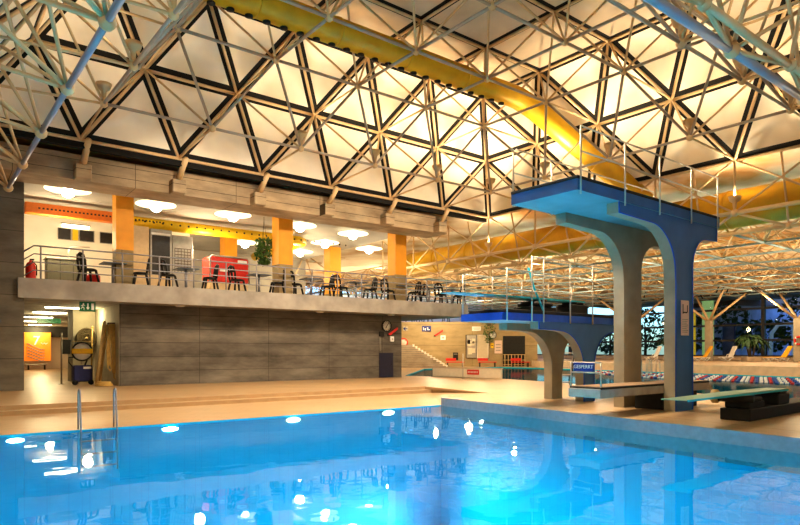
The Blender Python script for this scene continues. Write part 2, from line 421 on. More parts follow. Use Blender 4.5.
# orange gallery columns
for i, (px, d, w_, zc) in enumerate(((123, 0, .70, 5.75), (282.5, 0, .76, 5.75), (397, 0, .76, 5.75), (228.5, -7, .76, 5.6), (332.5, -7, .80, 5.2))):
    x = gx(px, d); h = w_/2
    c = MB(); c.m(0).box(x-h, x+h, -d-h, -d+h, zc, 8.24); c.m(1).box(x-h+.01, x+h-.01, -d-h+.01, -d+h-.01, 4.24, zc)
    wl(c, 'trim_%d' % (i+2), ['orange', 'rear'])
# corbels that carry the roof posts
for i, (px, py) in enumerate(((80, 137), (180, 155), (262, 172), (330, 187), (385, 200), (437, 210))):
    A = RF.w(-3.462*(6-i)+.22, -.2); x, y = WL.loc(A.x, A.y)
    c = MB(); c.m(0).bbox(x-.27, x+.27, -3.1, -2.55, 7.82, 8.36, .03); c.m(1).tube((x, -2.9, 8.34), (x, y, 8.98), .13, 8, .11)
    wl(c, 'trim_%d' % (10+i), ['beam', 'cream'])
# ================================================================== rear core wall and stairs
struct(MB().box(-6, 13.3, 60, 61, 0, 4.3).build('wall_rear', 'rear'))
struct(MB().box(-45, 16, 92, 92.4, 0, 10).build('wall_far', 'whitewall'))
struct(MB().box(-45.4, -45, -11, 92, 0, 10).build('wall_side', 'niche'))
struct(MB().box(-45, 64, -11.4, -11, 0, 10).build('wall_back', 'niche'))
struct(MB().box(63.6, 64, -11, 27, 0, 10).build('wall_right', 'niche'))
wl(MB().box(G_(190, 13.2)-1, G_(305, 13.2), 13.1, 13.3, 4.24, 8.24), 'wall_gallery_rear', 'gceil')
wl(MB().box(xl+4, xr, 31, 31.3, 0, 8.2), 'wall_core', 'whitewall')
b = MB(); NS = 12
for i in range(NS):
    xr_ = 4.05-.26*i; b.m(0).box(-4, xr_, 54.6+.3*i, 60, .17*i, .17*(i+1)-.03)
    b.m(2).box(-4, xr_, 54.57+.3*i, 60, .17*(i+1)-.03, .17*(i+1))
    b.m(1).box(xr_, xr_+.16, 54.6+.3*i, 60, 0, .17*(i+1)+.05)
struct(b.build('floor_stair', ['slab', 'white', 'stone']))
# ================================================================== window wall of the swimming hall
WW = Fr(35, 62, 51.75)      # local y runs to the far left along the windows (-n)
WT, WB = 7.35, .95
struct(MB().box(0, .4, -45, 36, .0, WB).build('wall_window_sill', 'stone', loc=(WW.o.x, WW.o.y, 0), rz=WW.rz))
struct(MB().box(0, .4, -45, 36, WT, 9.4).build('wall_window_head', 'stone', loc=(WW.o.x, WW.o.y, 0), rz=WW.rz))
bay = 7.6; wi = 1
for k in range(-5, 5):
    y0 = k*bay-1.2
    b = MB()
    for yy in (y0,): b.box(-.05, .3, yy-.16, yy+.16, WB, WT)
    for zz in (WB, 2.55, 4.1, 5.7, WT): b.box(.0, .22, y0, y0+bay, zz-.10, zz+.10)
    o = struct(b.build('window_%d' % wi, 'mullion', loc=(WW.o.x, WW.o.y, 0), rz=WW.rz))
    g = MB().poly([(.1, y0, WB), (.1, y0+bay, WB), (.1, y0+bay, WT), (.1, y0, WT)]).build('pane', 'glass', parent=o)
    wi += 1
# ================================================================== coffered roof over the diving hall
A_, E_U, E_N, DZ = 3.462, 1.776, 1.485, 2.456
LU, LN, HA = 7*A_, 19.9, 7.53+H
def loop_nodes(iu, inn, nu, nn, z):
    """four sides of a rectangle inset iu along u and inn along n; each side a list of world points"""
    u0, u1, n0, n1 = -iu, -LU+iu, inn, LN-inn
    def P(u, n): return RF.w(u, -n, z)
    left = [P(u0+(u1-u0)*k/nu, n0) for k in range(nu+1)]
    back = [P(u0, n0+(n1-n0)*k/nn) for k in range(nn+1)]
    right = [P(u0+(u1-u0)*k/nu, n1) for k in range(nu+1)]
    front = [P(u1, n0+(n1-n0)*k/nn) for k in range(nn+1)]
    return left, back, right, front
ra = loop_nodes(0, 0, 7, 6, HA); rb = loop_nodes(E_U, E_N, 6, 5, HA+DZ); rc = loop_nodes(2*E_U, 2*E_N, 5, 4, HA+2*DZ)
ctr = RF.w(-LU/2, -LN/2, 6)
pan, gapm, flat = MB(), MB(), MB()
upper_edges = {}
def key(p): return tuple(round(c, 2) for c in p)
def ue(p, q):
    k = tuple(sorted((key(p), key(q)))); upper_edges[k] = (Vector(p), Vector(q))
def bulge_patch(mb, corners, inset, hgt, n=6):
    cs = [Vector(c) for c in corners]; cen = sum(cs, Vector())/len(cs)
    nrm = (cs[1]-cs[0]).cross(cs[2]-cs[0]).normalized()
    if nrm.dot(ctr-cen) > 0: nrm = -nrm              # outward
    # inset polygon by offsetting edges
    m = len(cs); ins = []
    for i in range(m):
        p, a, c = cs[i], (cs[i-1]-cs[i]).normalized(), (cs[(i+1) % m]-cs[i]).normalized()
        ang = math.acos(max(-1, min(1, a.dot(c)))); ins.append(p+(a+c).normalized()*inset/math.sin(ang/2))
    for i in range(m):
        j = (i+1) % m; gapm.poly([cs[i], cs[j], ins[j], ins[i]])
        ue(cs[i], cs[j])
    if m == 3:
        idx = {}; vs = []
        for a in range(n+1):
            for b_ in range(n+1-a):
                c_ = n-a-b_; wa, wb, wc = a/n, b_/n, c_/n
                hh = hgt*(3*min(wa, wb, wc))**.85
                idx[a, b_] = len(vs); vs.append(ins[0]*wa+ins[1]*wb+ins[2]*wc+nrm*(hh+.0))
        fs = []
        for a in range(n):
            for b_ in range(n-a):
                fs.append((idx[a, b_], idx[a+1, b_], idx[a, b_+1]))
                if a+b_ < n-1: fs.append((idx[a+1, b_], idx[a+1, b_+1], idx[a, b_+1]))
        mb.add(vs, fs, True)
    else:
        vs, fs = [], []
        for a in range(n+1):
            for b_ in range(n+1):
                s, t = a/n, b_/n; p = (ins[0]*(1-s)+ins[1]*s)*(1-t)+(ins[3]*(1-s)+ins[2]*s)*t
                vs.append(p+nrm*hgt*min(1, 2*min(s, 1-s, t, 1-t)))
        for a in range(n):
            for b_ in range(n): q = a*(n+1)+b_; fs.append((q, q+1, q+n+2, q+n+1))
        mb.add(vs, fs, True)
INS = .205
for lo, hi in ((ra, rb), (rb, rc)):
    for s in range(4):
        L, U = lo[s], hi[s]
        for k in range(len(U)): bulge_patch(pan, (L[k], L[k+1], U[k]), INS, .75)
        for k in range(len(U)-1): bulge_patch(pan, (U[k], U[k+1], L[k+1]), INS, .75)
nu, nn = 5, 4
def cgrid(i, j):
    return RF.w(-2*E_U-(LU-4*E_U)*i/nu, -(2*E_N+(LN-4*E_N)*j/nn), HA+2*DZ)
for i in range(nu):
    for j in range(nn): bulge_patch(flat, (cgrid(i,j), cgrid(i+1,j), cgrid(i+1,j+1), cgrid(i,j+1)), INS, .5)
struct(pan.build('ceiling', 'panel', fix=False)); struct(flat.build('ceiling_flat', 'greypanel', fix=False)); struct(gapm.build('ceiling_gaps', 'blackgap', fix=False))
# low ceiling round the opening and a dark kerb along its rim
o_ = [RF.w(48, 62), RF.w(48, -70), RF.w(-60, -70), RF.w(-60, 62)]
cut = [RF.w(0.15, .15), RF.w(.15, -LN-.15), RF.w(-LU-.15, -LN-.15), RF.w(-LU-.15, .15)]
lowc = floor_mesh('ceiling_low', [RF.w(75, 40), RF.w(75, -70), RF.w(-60, -70), RF.w(-60, 40)], [cut], HA+.05, 'lowceil'); struct(lowc); lowc.data.flip_normals()
struct(MB().box(-LU-.2, -.1, .05, .3, HA-.30, HA+.02).build('trim_40', 'blackgap', loc=(RF.o.x, RF.o.y, 0), rz=RF.rz))
# ================================================================== space frame
def lgrid(i, j):    # lower nodes below the flat cells
    p, q = cgrid(i, j), cgrid(i+1, j+1); return Vector(((p.x+q.x)/2, (p.y+q.y)/2, H+10.1))
ZL1 = H+7.53+.16
l1 = loop_nodes(3.45, 3.43, 5, 4, ZL1)
struts = []
def st(p, q, r=.065, m=0): struts.append((Vector(p), Vector(q), r, m))
for p, q in upper_edges.values(): st(p+Vector((0,0,-.05)), q+Vector((0,0,-.05)), .062)
for s in range(4):
    L = l1[s]; A, B_, Cc = ra[s], rb[s], rc[s]
    for k in range(len(L)):
        if k < len(L)-1: st(L[k], L[k+1], .05, 1)
        for tgt in (A[k+1], B_[k], B_[k+1]): st(L[k], tgt, .042)
n4, n3 = 5, 4
def l2side(s):
    if s == 0: return [lgrid(i, 0) for i in range(n4)]
    if s == 1: return [lgrid(0, j) for j in range(n3)]
    if s == 2: return [lgrid(i, n3-1) for i in range(n4)]
    return [lgrid(n4-1, j) for j in range(n3)]
for s in range(4):
    S2 = l2side(s)
    for k in range(len(S2)):
        st(S2[k], rb[s][k+1], .042); st(S2[k], l1[s][k], .05, 1); st(S2[k], l1[s][k+1], .05, 1)
for i in range(n4):
    for j in range(n3):
        p = lgrid(i, j)
        if i < n4-1: st(p, lgrid(i+1, j), .055, 1)
        if j < n3-1: st(p, lgrid(i, j+1), .055, 1)
        for a in (0,1):
            for c in (0,1): st(p, cgrid(i+a, j+c), .042)
# drop duplicate bars
seen = {}; uniq = []
for p, q, r, m in struts:
    k = tuple(sorted((key(p), key(q))))
    if k in seen: continue
    seen[k] = 1; uniq.append((p, q, r, m))
def seen_size(p, q, r):
    a, c = proj(p), proj(q)
    if a[0] < -2000 or c[0] < -2000: return 0
    n, ins = 12, 0
    for i in range(n+1):
        t = i/n; w = Vector(p)*(1-t)+Vector(q)*t; x, y = proj(w); ins += (0 <= x <= 800 and 0 <= y <= 525)
    d = math.hypot(a[0]-c[0], a[1]-c[1])*ins/(n+1)
    return d*r/max(1, (p[1]+q[1])/2)
def frame_thing(name, label, cat, bars, part, rest, loc, mats=('cream', 'greytube', 'bluegrey'), cap=100, nodes=()):
    t = thing(name, label, cat, loc); L = Vector(loc)
    bars = sorted(bars, key=lambda s: -seen_size(s[0], s[1], s[2]))
    for p, q, r, m in bars[:cap]: MB().tube(p-L, q-L, r, 7).build(part, mats[m], parent=t, fix=False)
    if bars[cap:]:
        b = MB()
        for p, q, r, m in bars[cap:]: b.m(m).tube(p-L, q-L, r, 6, cap=False)
        o = b.build(rest, list(mats), parent=t, fix=False); o['kind'] = 'stuff'
    for p, r in nodes: MB().ball(Vector(p)-L, r, 10, 6).build('node_joint', mats[0], parent=t, fix=False)
    return t
nodes = [(p, .13) for s in l1 for p in s]+[(lgrid(i, j), .13) for i in range(n4) for j in range(n3)]
nn_, ks = [], set()
for p, r in nodes:
    if key(p) not in ks: ks.add(key(p)); nn_.append((p, r))
frame_thing('space_frame', 'cream tubular space frame hung beneath the domed triangular ceiling panels', 'roof truss', uniq, 'strut', 'remaining_struts', RF.w(0, 0, HA), nodes=nn_)
# ring girders below the rim of the high roof
Z1, Z2 = H+5.43, H+4.75
def girder(label, pts_top, dirn, inset, npts, thick, cols, c2o=.75, c2z=-.68):
    """pts_top: rim nodes; lower chord runs under them"""
    bars = []; nod = []
    c1 = [Vector((p.x, p.y, Z1))+inset for p in pts_top]; out = dirn
    c2 = [Vector(((c1[k].x+c1[k+1].x)/2, (c1[k].y+c1[k+1].y)/2, Z1+c2z))+out*c2o for k in range(len(c1)-1)]
    for k in range(len(c1)):
        nod.append((c1[k], .15)); bars.append((c1[k], pts_top[k], .045, 0))
        if k < len(c1)-1:
            bars.append((c1[k], c1[k+1], thick, cols)); bars.append((c1[k], pts_top[k+1], .042, 0)); bars.append((c1[k+1], pts_top[k], .042, 0))
            bars.append((c1[k], c2[k], .05, 0)); bars.append((c1[k+1], c2[k], .05, 0)); nod.append((c2[k], .12))
            bars.append((c2[k], (pts_top[k]+pts_top[k+1])/2, .042, 0))
        if k < len(c2)-1: bars.append((c2[k], c2[k+1], thick*.85, 0))
    return bars, nod, c1, c2
U3 = Vector((RF.u.x, RF.u.y, 0)); N3 = Vector((RF.n.x, RF.n.y, 0))
back = [RF.w(0, -LN*k/6, HA) for k in range(-3, 9)]
bb, nb, cb1, cb2 = girder('', back, U3, Vector(), 0, .085, 0)
frame_thing('lattice_girder', 'long cream lattice girder carrying the rim of the high roof before the yellow duct', 'girder', bb, 'girder_bar', 'remaining_bars', RF.w(0, -8, Z2), nodes=nb)
rt = [RF.w(-LU*k/7, -LN, HA) for k in range(-2, 9)]
bb, nb, _, _ = girder('', rt, N3, -N3*.7, 0, .085, 2, .34, .10)
frame_thing('lattice_girder', 'thick blue-grey lattice girder crossing the upper corner above the springboard', 'girder', bb, 'girder_bar', 'remaining_bars', RF.w(-12, -LN, Z2), nodes=nb)
ft = [RF.w(-LU, -LN*k/6, HA) for k in range(0, 9)]
bb, nb, _, _ = girder('', ft, -U3, U3*1.28, 0, .065, 2, 2.2, .9)
frame_thing('lattice_girder', 'blue-grey lattice girder rising from the concrete pillar beside the gallery', 'girder', bb, 'girder_bar', 'remaining_bars', RF.w(-LU, -8, Z2), nodes=nb)
# ================================================================== finer space frame of the low hall
def fine_frame(x0, x1, y0, y1, zl, zu, sp, keep):
    bars = []; nodes_ = []
    nx, ny = int((x1-x0)/sp), int((y1-y0)/sp)
    def lo(i, j): return RF.w(x0+sp*i, y0+sp*j, zl)
    def up(i, j): return RF.w(x0+sp*(i+.5), y0+sp*(j+.5), zu)
    for i in range(nx+1):
        for j in range(ny+1):
            p = lo(i, j)
            if not keep(p): continue
            if i < nx: bars.append((p, lo(i+1, j), .06, 1))
            if j < ny: bars.append((p, lo(i, j+1), .06, 1))
            if i < nx and j < ny:
                for q in (p, lo(i+1, j), lo(i, j+1), lo(i+1, j+1)): bars.append((q, up(i, j), .045, 0))
                bars.append((up(i, j), up(i+1, j), .045, 0)); bars.append((up(i, j), up(i, j+1), .045, 0))
    return bars
def inview(p):
    x, y = proj(p); return -120 < x < 980 and p[1] > 18 and 9 < WL.loc(p[0], p[1])[0] or (380 < x < 980 and p[1] > 18)
bars2 = fine_frame(-22, 3.0, 15, 40, 6.9, 8.8, 3.6, lambda p: 250 < proj(p)[0] < 460)
frame_thing('space_frame', 'fine space frame seen through the open back of the gallery', 'roof truss', bars2, 'strut', 'remaining_struts', RF.w(-8, 20, 6.8))
bars = fine_frame(3.4, 40, -44, 42, 6.75, 8.5, 3.6, lambda p: inview(p) and (WW.loc(p[0], p[1])[0] < -1.5))
frame_thing('space_frame', 'fine dense space frame under the low ceiling of the swimming hall', 'roof truss', bars, 'strut', 'remaining_struts', RF.w(20, 0, 6.6), mats=('cream', 'teal'))
# ================================================================== yellow air ducts
def duct(name, label, pts, r, rib=None, holes=False):
    t = thing(name, label, 'air duct', pts[0]); L = Vector(pts[0]); P = [Vector(p)-L for p in pts]
    MB().path(P, r, 24).build('duct_pipe', 'duct', parent=t, fix=False)
    tot = 0
    for a, c in zip(P[:-1], P[1:]):
        d = (c-a); ln = d.length; d.normalize(); n = int(ln/3.2)
        for i in range(1, n+1):
            q = a+d*(ln*i/(n+1)); MB().tube(q-d*.05, q+d*.05, r*1.035, 24).build('duct_band', 'duct', parent=t, fix=False)
    if holes:
        b = MB()
        a, c = P[0], P[1]; d = (c-a); ln = d.length; d.normalize(); side = Vector((-RF.n.x, -RF.n.y, 0)); dn = (side*.12+Vector((0,0,-.99))).normalized()
        for i in range(int(ln/.62)):
            q = a+d*(.3+.62*i)+dn*r; b.tube(q-dn*.03, q+dn*.06, .13, 10)
        b.build('air_nozzles', 'black', parent=t, fix=False)['kind'] = 'stuff'
    return t
D0 = 5.8; hz = H+11.3
pts = [RF.w(-26, -D0, hz-.2), RF.w(-4.6, -D0, hz)]
for k in range(1, 6):
    f = k/5; pts.append(RF.w(-4.6+1.9*f, -D0-.9*f*f, hz-1.2*f*f))
pts += [RF.w(.35, -9.0, H+6.95), RF.w(.7, -9.3, H+6.5)]
duct('air_duct', 'yellow round duct slung below the high ceiling, bending down behind the tall tower', pts, .47, holes=True)
duct('air_duct', 'fat yellow duct running level behind the cream lattice girder', [RF.w(1.75, 9, H+5.95), RF.w(1.75, -3, H+5.95), RF.w(1.75, -28, H+5.95)], .78)
# ================================================================== diving towers
def arc(cx, cz, rx, rz, a0, a1, n=10):
    return [(cx+rx*math.cos(math.radians(a0+(a1-a0)*i/n)), cz+rz*math.sin(math.radians(a0+(a1-a0)*i/n))) for i in range(n+1)]
def fin(x_tip, z_tip, zt, xa, za, w, xb, zb, xr, r, blue_y0, y0, y1, part, t):
    pass
def tower_fin(poly, y0, y1, t, blue=True):
    """near face blue, everything else sand-coloured"""
    o = MB(); n = len(poly)
    vs = [(x, y0, z) for x, z in poly]+[(x, y1, z) for x, z in poly]
    o.m(0).add(vs, [tuple(range(n))]); o.m(1).add(vs, [tuple(range(n, 2*n))[::-1]])
    o.m(1).add(vs, [(i, n+i, n+(i+1) % n, (i+1) % n) for i in range(n)])
    # bright edge line following the outline
    b = o.build('fin', ['tower_blue' if blue else 'tower_tan', 'tower_tan'], parent=t, fix=True)
    if not blue: return b
    e = MB().path([(x, y0-.004, z) for x, z in poly], .018, 5)
    e.build('edge_line', 'rim_blue', parent=b, fix=False)
    return b
def railing(t, posts, rails, r=.021, name='handrail'):
    for p in posts: MB().tube(p[0], p[1], r, 8).build('rail_post', 'steel', parent=t, fix=False)
    for pts in rails: MB().path(pts, r*.9, 8).build(name, 'steel', parent=t, fix=False)
# ---- tall tower
t5 = thing('diving_tower', 'tall blue diving tower with two curved legs and a cantilevered top platform', 'diving tower', (T5.o.x, T5.o.y, 0), T5.rz)
left = [(-2.51, 4.80), (-2.51, 4.56), (-1.5, 4.53)]+arc(-1.15, 3.42, 1.13, 1.10, 88, 4, 12)
poly5 = left+[(0, 3.2), (0, 0), (.86, 0), (.86, 3.4)]+arc(1.62, 3.62, .76, .80, 180, 92, 9)+[(2.2, 4.43), (2.2, 4.80)]
tower_fin(poly5[::-1], 0, .3, t5); tower_fin(poly5[::-1], 1.40, 1.70, t5, False)
x0, x1, yw = -4.09, 2.3, 1.70
b = MB(); n = 0
b.m(0).add([(x0,-.03,4.80),(x1,-.03,4.80),(x1,-.03,5.03),(x0,-.03,5.03)], [(0,1,2,3)])
b.add([(x0,yw+.03,4.80),(x1,yw+.03,4.80),(x1,yw+.03,5.03),(x0,yw+.03,5.03)], [(3,2,1,0)])
b.add([(x0,-.03,4.80),(x0,yw+.03,4.80),(x0,yw+.03,5.03),(x0,-.03,5.03)], [(3,2,1,0)])
b.add([(x1,-.03,4.80),(x1,yw+.03,4.80),(x1,yw+.03,5.03),(x1,-.03,5.03)], [(0,1,2,3)])
b.m(1).add([(x0,-.03,4.80),(x1,-.03,4.80),(x1,yw+.03,4.80),(x0,yw+.03,4.80)], [(3,2,1,0)])
b.m(0).add([(x0,-.03,5.03),(x1,-.03,5.03),(x1,yw+.03,5.03),(x0,yw+.03,5.03)], [(0,1,2,3)])
b.build('platform', ['tower_blue', 'tower_under'], parent=t5, fix=False)
MB().bbox(x0-.01, x1, -.04, yw+.04, 5.03, 5.10, .012).build('platform_mat', 'black', parent=t5)
ps = [(-4.0+.0, 0), (-2.35, 0), (-.85, 0), (.7, 0), (2.15, 0)]
railing(t5, [((x, -.05, 4.72), (x, -.05, 6.12)) for x, _ in ps[:]], [[(x0+.09, -.05, 6.12), (2.15, -.05, 6.12)], [(x0+.09, -.05, 5.6), (2.15, -.05, 5.6)]])
railing(t5, [((x, yw+.05, 4.78), (x, yw+.05, 6.0)) for x in (-4.0, -2.6, -.9, .7, 2.15)],
        [[(-4.0, yw+.05, 6.0), (-3.9, yw+.05, 6.1), (2.15, yw+.05, 6.1)], [(-4.0, yw+.05, 5.55), (2.15, yw+.05, 5.55)]])
# notice on the near leg
nt_ = thing('safety_notice', 'white safety notice with a pictogram fixed to the blue leg of the tall tower', 'sign', T5.w(.43, -.012, 2.32), T5.rz)
MB().bbox(-.20, .20, -.012, 0, -.44, .44, .008).build('notice_board', 'pink', parent=nt_)
b = MB(); b.box(-.13, -.10, -.018, -.012, .10, .34); b.box(.09, .12, -.018, -.012, .14, .32); b.box(-.10, .09, -.018, -.012, .12, .15); b.build('pictogram', 'black', parent=nt_)
b = MB()
for k in range(8): b.box(-.15, .15-.04*(k % 3), -.015, -.012, -.05-.045*k, -.03-.045*k)
b.build('text_lines', 'greymetal', parent=nt_)
# ---- lower tower (three metre)
t3 = thing('diving_tower', 'low broad blue diving tower standing behind, carrying the turquoise springboard', 'diving tower', (T3.o.x, T3.o.y, 0), T3.rz)
poly3 = [(-2.08, 2.32), (-2.08, 2.10), (-1.45, 2.09)]+arc(-1.15, .95, 1.15, 1.12, 88, 4, 12)+[(0, .8), (0, 0), (.52, 0), (.52, .95)]+arc(1.55, 1.02, 1.03, 1.04, 180, 92, 10)+[(1.95, 2.07), (1.95, 2.32)]
tower_fin(poly3[::-1], 0, .3, t3); tower_fin(poly3[::-1], 1.15, 1.45, t3, False)
b = MB(); x0, x1, yw = -3.6, 2.05, 1.45
for q, mi in (([(x0,-.03,2.30),(x1,-.03,2.30),(x1,-.03,2.50),(x0,-.03,2.50)],0), ([(x0,yw+.03,2.50),(x1,yw+.03,2.50),(x1,yw+.03,2.30),(x0,yw+.03,2.30)],0),
              ([(x0,-.03,2.50),(x0,yw+.03,2.50),(x0,yw+.03,2.30),(x0,-.03,2.30)],0), ([(x1,-.03,2.30),(x1,yw+.03,2.30),(x1,yw+.03,2.50),(x1,-.03,2.50)],0),
              ([(x0,yw+.03,2.30),(x1,yw+.03,2.30),(x1,-.03,2.30),(x0,-.03,2.30)],1), ([(x0,-.03,2.50),(x1,-.03,2.50),(x1,yw+.03,2.50),(x0,yw+.03,2.50)],0)):
    b.m(mi).poly(q)
b.build('platform', ['rim_blue', 'tower_under'], parent=t3, fix=False)
MB().bbox(x0+.22, x1, .02, yw-.05, 2.50, 2.60, .012).build('platform_mat', 'black', parent=t3)
railing(t3, [((x, -.06, 2.28), (x, -.06, z)) for x, z in ((-3.45, 3.65), (-2.45, 4.05), (-1.95, 4.05), (-.75, 4.05), (.35, 4.05), (1.5, 4.05))],
        [[(-3.45, -.06, 3.62), (-2.5, -.06, 3.62)], [(-3.45, -.06, 3.1), (1.5, -.06, 3.1)], [(-2.45, -.06, 4.03), (1.5, -.06, 4.03)], [(-2.45, -.06, 3.55), (1.5, -.06, 3.55)]])
railing(t3, [((x, yw+.06, 2.3), (x, yw+.06, 3.62)) for x in (-3.5, -2.3, -1, .3, 1.5)],
        [[(-3.5, yw+.06, 3.5), (-3.4, yw+.06, 3.62), (1.5, yw+.06, 3.62)], [(-3.5, yw+.06, 3.1), (1.5, yw+.06, 3.1)]])
MB().path([(-2.4, .1, 3.75), (-2.15, .1, 3.2), (-1.75, .1, 2.6)], .03, 8).build('board_lever', 'cyan', parent=t3, fix=False)
# ---- three metre springboard on the lower tower
sb3 = thing('springboard', 'turquoise springboard on black stands on top of the low blue tower', 'springboard', T3.w(0, .72, 2.60), T3.rz)
b = MB().prism([(-4.85, .37), (-4.85, .385), (-1.5, .42), (.75, .42), (.75, .375), (-1.5, .36)], -.25, .25); b.build('board', 'cyan', parent=sb3)
b = MB(); b.bbox(-1.95, -.75, -.32, .32, 0, .16, .03); b.bbox(-1.75, -.95, -.36, .36, .16, .30, .05); b.tube((-1.35, -.4, .325), (-1.35, .4, .325), .04, 12); b.build('fulcrum', 'black', parent=sb3)
b = MB(); b.bbox(.0, .85, -.3, .3, 0, .30, .03); b.bbox(.25, .65, -.27, .27, .30, .375, .02); b.build('rear_stand', 'black', parent=sb3)
# ---- one metre platform between the legs
p1 = thing('low_platform', 'low grey concrete platform with brown matting running between the legs of the tall tower', 'platform', T5.w(0, .78, 0), T5.rz)
MB().bbox(-2.69, 2.56, -.43, .43, .43, .635, .015).build('slab', 'greyslab', parent=p1)
MB().bbox(-2.66, 2.56, -.428, .41, .62, .67, .008).build('mat_edge', 'black', parent=p1)
MB().bbox(-2.55, 2.56, -.40, .40, .67, .68, .004).build('matting', 'brownmat', parent=p1)
MB().bbox(.15, .80, -.36, .40, 0, .43, .01).build('plinth', 'black', parent=p1)
MB().bbox(1.6, 2.1, -.3, .3, 0, .43, .01).build('plinth', 'black', parent=p1)
railing(p1, [((-2.62, -.40, .64), (-2.62, -.40, 1.23)), ((-2.62, .40, .64), (-2.62, .40, 1.23))], [[(-2.62, -.40, 1.23), (-2.62, .40, 1.23)], [(-2.62, -.40, 1.0), (-2.62, .40, 1.0)]], .018)
sg = thing('closed_sign', 'small dark blue sign hung on the rail of the low concrete platform', 'sign', T5.w(-2.66, .80, 1.13), T5.rz)
MB().bbox(-.02, 0, -.27, .27, -.10, .10, .01).build('sign_plate', 'signblue', parent=sg)
text('lettering', 'GESPERRT', .115, 'white', sg, (-.024, 0, 0), (PI/2, 0, -PI/2))
# dark step ladder behind the low tower
lp_ = on_z(560.5, 386.5, 0)
ld = thing('ladder', 'dark steel ladder standing behind the legs of the low blue tower', 'ladder', lp_, 0)
for x in (-.02, .42): MB().tube((x, 0, 0), (x+.36, .5, 1.95), .028, 8).build('ladder_rail', 'black', parent=ld, fix=False)
for x in (-.02, .42): MB().tube((x+.25, 1.1, 0), (x+.36, .5, 1.95), .022, 8).build('support_leg', 'greymetal', parent=ld, fix=False)
for k in range(6):
    f = (k+.6)/6.4; MB().tube((-.02+.36*f, .5*f, 1.95*f), (.42+.36*f, .5*f, 1.95*f), .024, 6).build('rung', 'greymetal', parent=ld, fix=False)
# ---- low springboard on its black base
s1 = thing('springboard', 'pale green springboard on a heavy black base beside the tall tower', 'springboard', (SB.o.x, SB.o.y, 0), SB.rz)
MB().bbox(0, 4.6, 0, .62, 0, .255, .015).build('base_block', 'black', parent=s1)
b = MB(); b.bbox(.12, .95, .05, .57, .255, .40, .02); b.bbox(.02, .75, .02, .60, .40, .50, .03); b.tube((.05, -.05, .46), (.05, .68, .46), .075, 14); b.build('fulcrum', 'black', parent=s1)
MB().tube((-.02, .66, .50), (-.02, .76, .50), .15, 18).build('adjusting_wheel', 'wood', parent=s1)
b = MB(); b.bbox(1.75, 2.45, .05, .57, .255, .50, .02); b.bbox(1.9, 2.35, .08, .54, .50, .55, .01); b.build('rear_stand', 'black', parent=s1)
b = MB(); b.m(0).prism([(-2.72, .572), (-2.72, .585), (0, .61), (2.4, .605), (2.4, .565), (0, .545)], .06, .56)
bd = b.build('board', ['mint', 'cyan'], parent=s1)
e = MB(); e.box(-2.72, 2.4, .05, .06, .555, .592); e.build('board_edge', 'cyan', parent=bd)
# pool ladder: two bent handrails at the terrace edge
pl = on_z(80.5, 430.5, -.24)
hl = thing('pool_ladder', 'pair of bent steel handrails at the pool edge before the concrete pillar', 'pool ladder', (pl.x, pl.y, -.24), math.atan2(.60, .80))
for y in (0, .73):
    MB().path([(y, .26, 0), (y, .26, .78), (y, .23, .86), (y, .16, .89), (y, .09, .86), (y, .06, .78), (y, -.06, 0), (y, -.10, -.9)], .019, 8).build('handrail', 'bluesteel', parent=hl, fix=False)
for k in range(3): MB().bbox(0, .73, -.13, -.03, -.25-.28*k, -.22-.28*k, .01).build('tread', 'bluesteel', parent=hl)
# ================================================================== gallery furniture
ZG = 4.24
def G(px, y): return WL.x_at(px, y)[0]
# railing of the gallery
xr0, xr1 = gx(24, 1.1), gx(466, 1.1)
gr = thing('gallery_railing', 'long grey steel railing with four bars along the gallery edge', 'railing', WL.w(xr0, -1.08, ZG), WL.rz)
Lr = xr1-xr0; npst = 16
for k in range(npst): MB().tube((.55+(Lr-.6)*k/(npst-1), 0, 0), (.55+(Lr-.6)*k/(npst-1), 0, 1.27), .032, 8).build('rail_post', 'bluesteel', parent=gr, fix=False)
for z in (.32, .63, .94, 1.25): MB().path([(0, .38, z-.22), (.32, .0, z), (Lr, 0, z)], .024 if z < 1.2 else .03, 8).build('rail_bar', 'bluesteel', parent=gr, fix=False)
# chair and table prototypes
SC = 1.22
def make_chair(label, loc, rz, grp):
    t = thing('bistro_chair', label, 'chair', loc, rz, grp)
    MB().lathe([(0, .50), (.20, .51), (.255, .49), (.255, .44), (.0, .435)], n=14).build('seat', 'chair', parent=t)
    MB().path([(-.19, -.21, .46), (-.23, -.22, .76), (-.265, -.17, .94), (-.275, 0, 1.0), (-.265, .17, .94), (-.23, .22, .76), (-.19, .21, .46)], .04, 7).build('back_hoop', 'chair', parent=t, fix=False)
    b = MB(); b.path([(-.22, -.21, .78), (-.255, -.07, .795), (-.255, .07, .795), (-.22, .21, .78)], .04, 6); b.path([(-.19, 0, .46), (-.27, 0, .98)], .045, 6); b.build('backrest', 'chair', parent=t, fix=False)
    for sx in (-1, 1):
        for sy in (-1, 1): MB().tube((sx*.17, sy*.17, .46), (sx*.25, sy*.24, 0), .045, 7, .036).build('leg', 'chair', parent=t, fix=False)
    for c in t.children: c.scale = (SC,)*3
    return t
def make_table(label, loc, rz, grp):
    t = thing('bistro_table', label, 'table', loc, rz, grp)
    MB().bbox(-.38, .38, -.38, .38, .715, .75, .012).build('table_top', 'tabletop', parent=t)
    MB().tube((0, 0, .03), (0, 0, .715), .05, 10).build('pedestal', 'bluesteel', parent=t, fix=False)
    b = MB(); b.box(-.28, .28, -.035, .035, 0, .03); b.box(-.035, .035, -.28, .28, 0, .03); b.build('base', 'chair', parent=t)
    for c in t.children: c.scale = (SC,)*3
    return t
gch, gta = 'black chairs along the gallery railing', 'tables along the gallery railing'
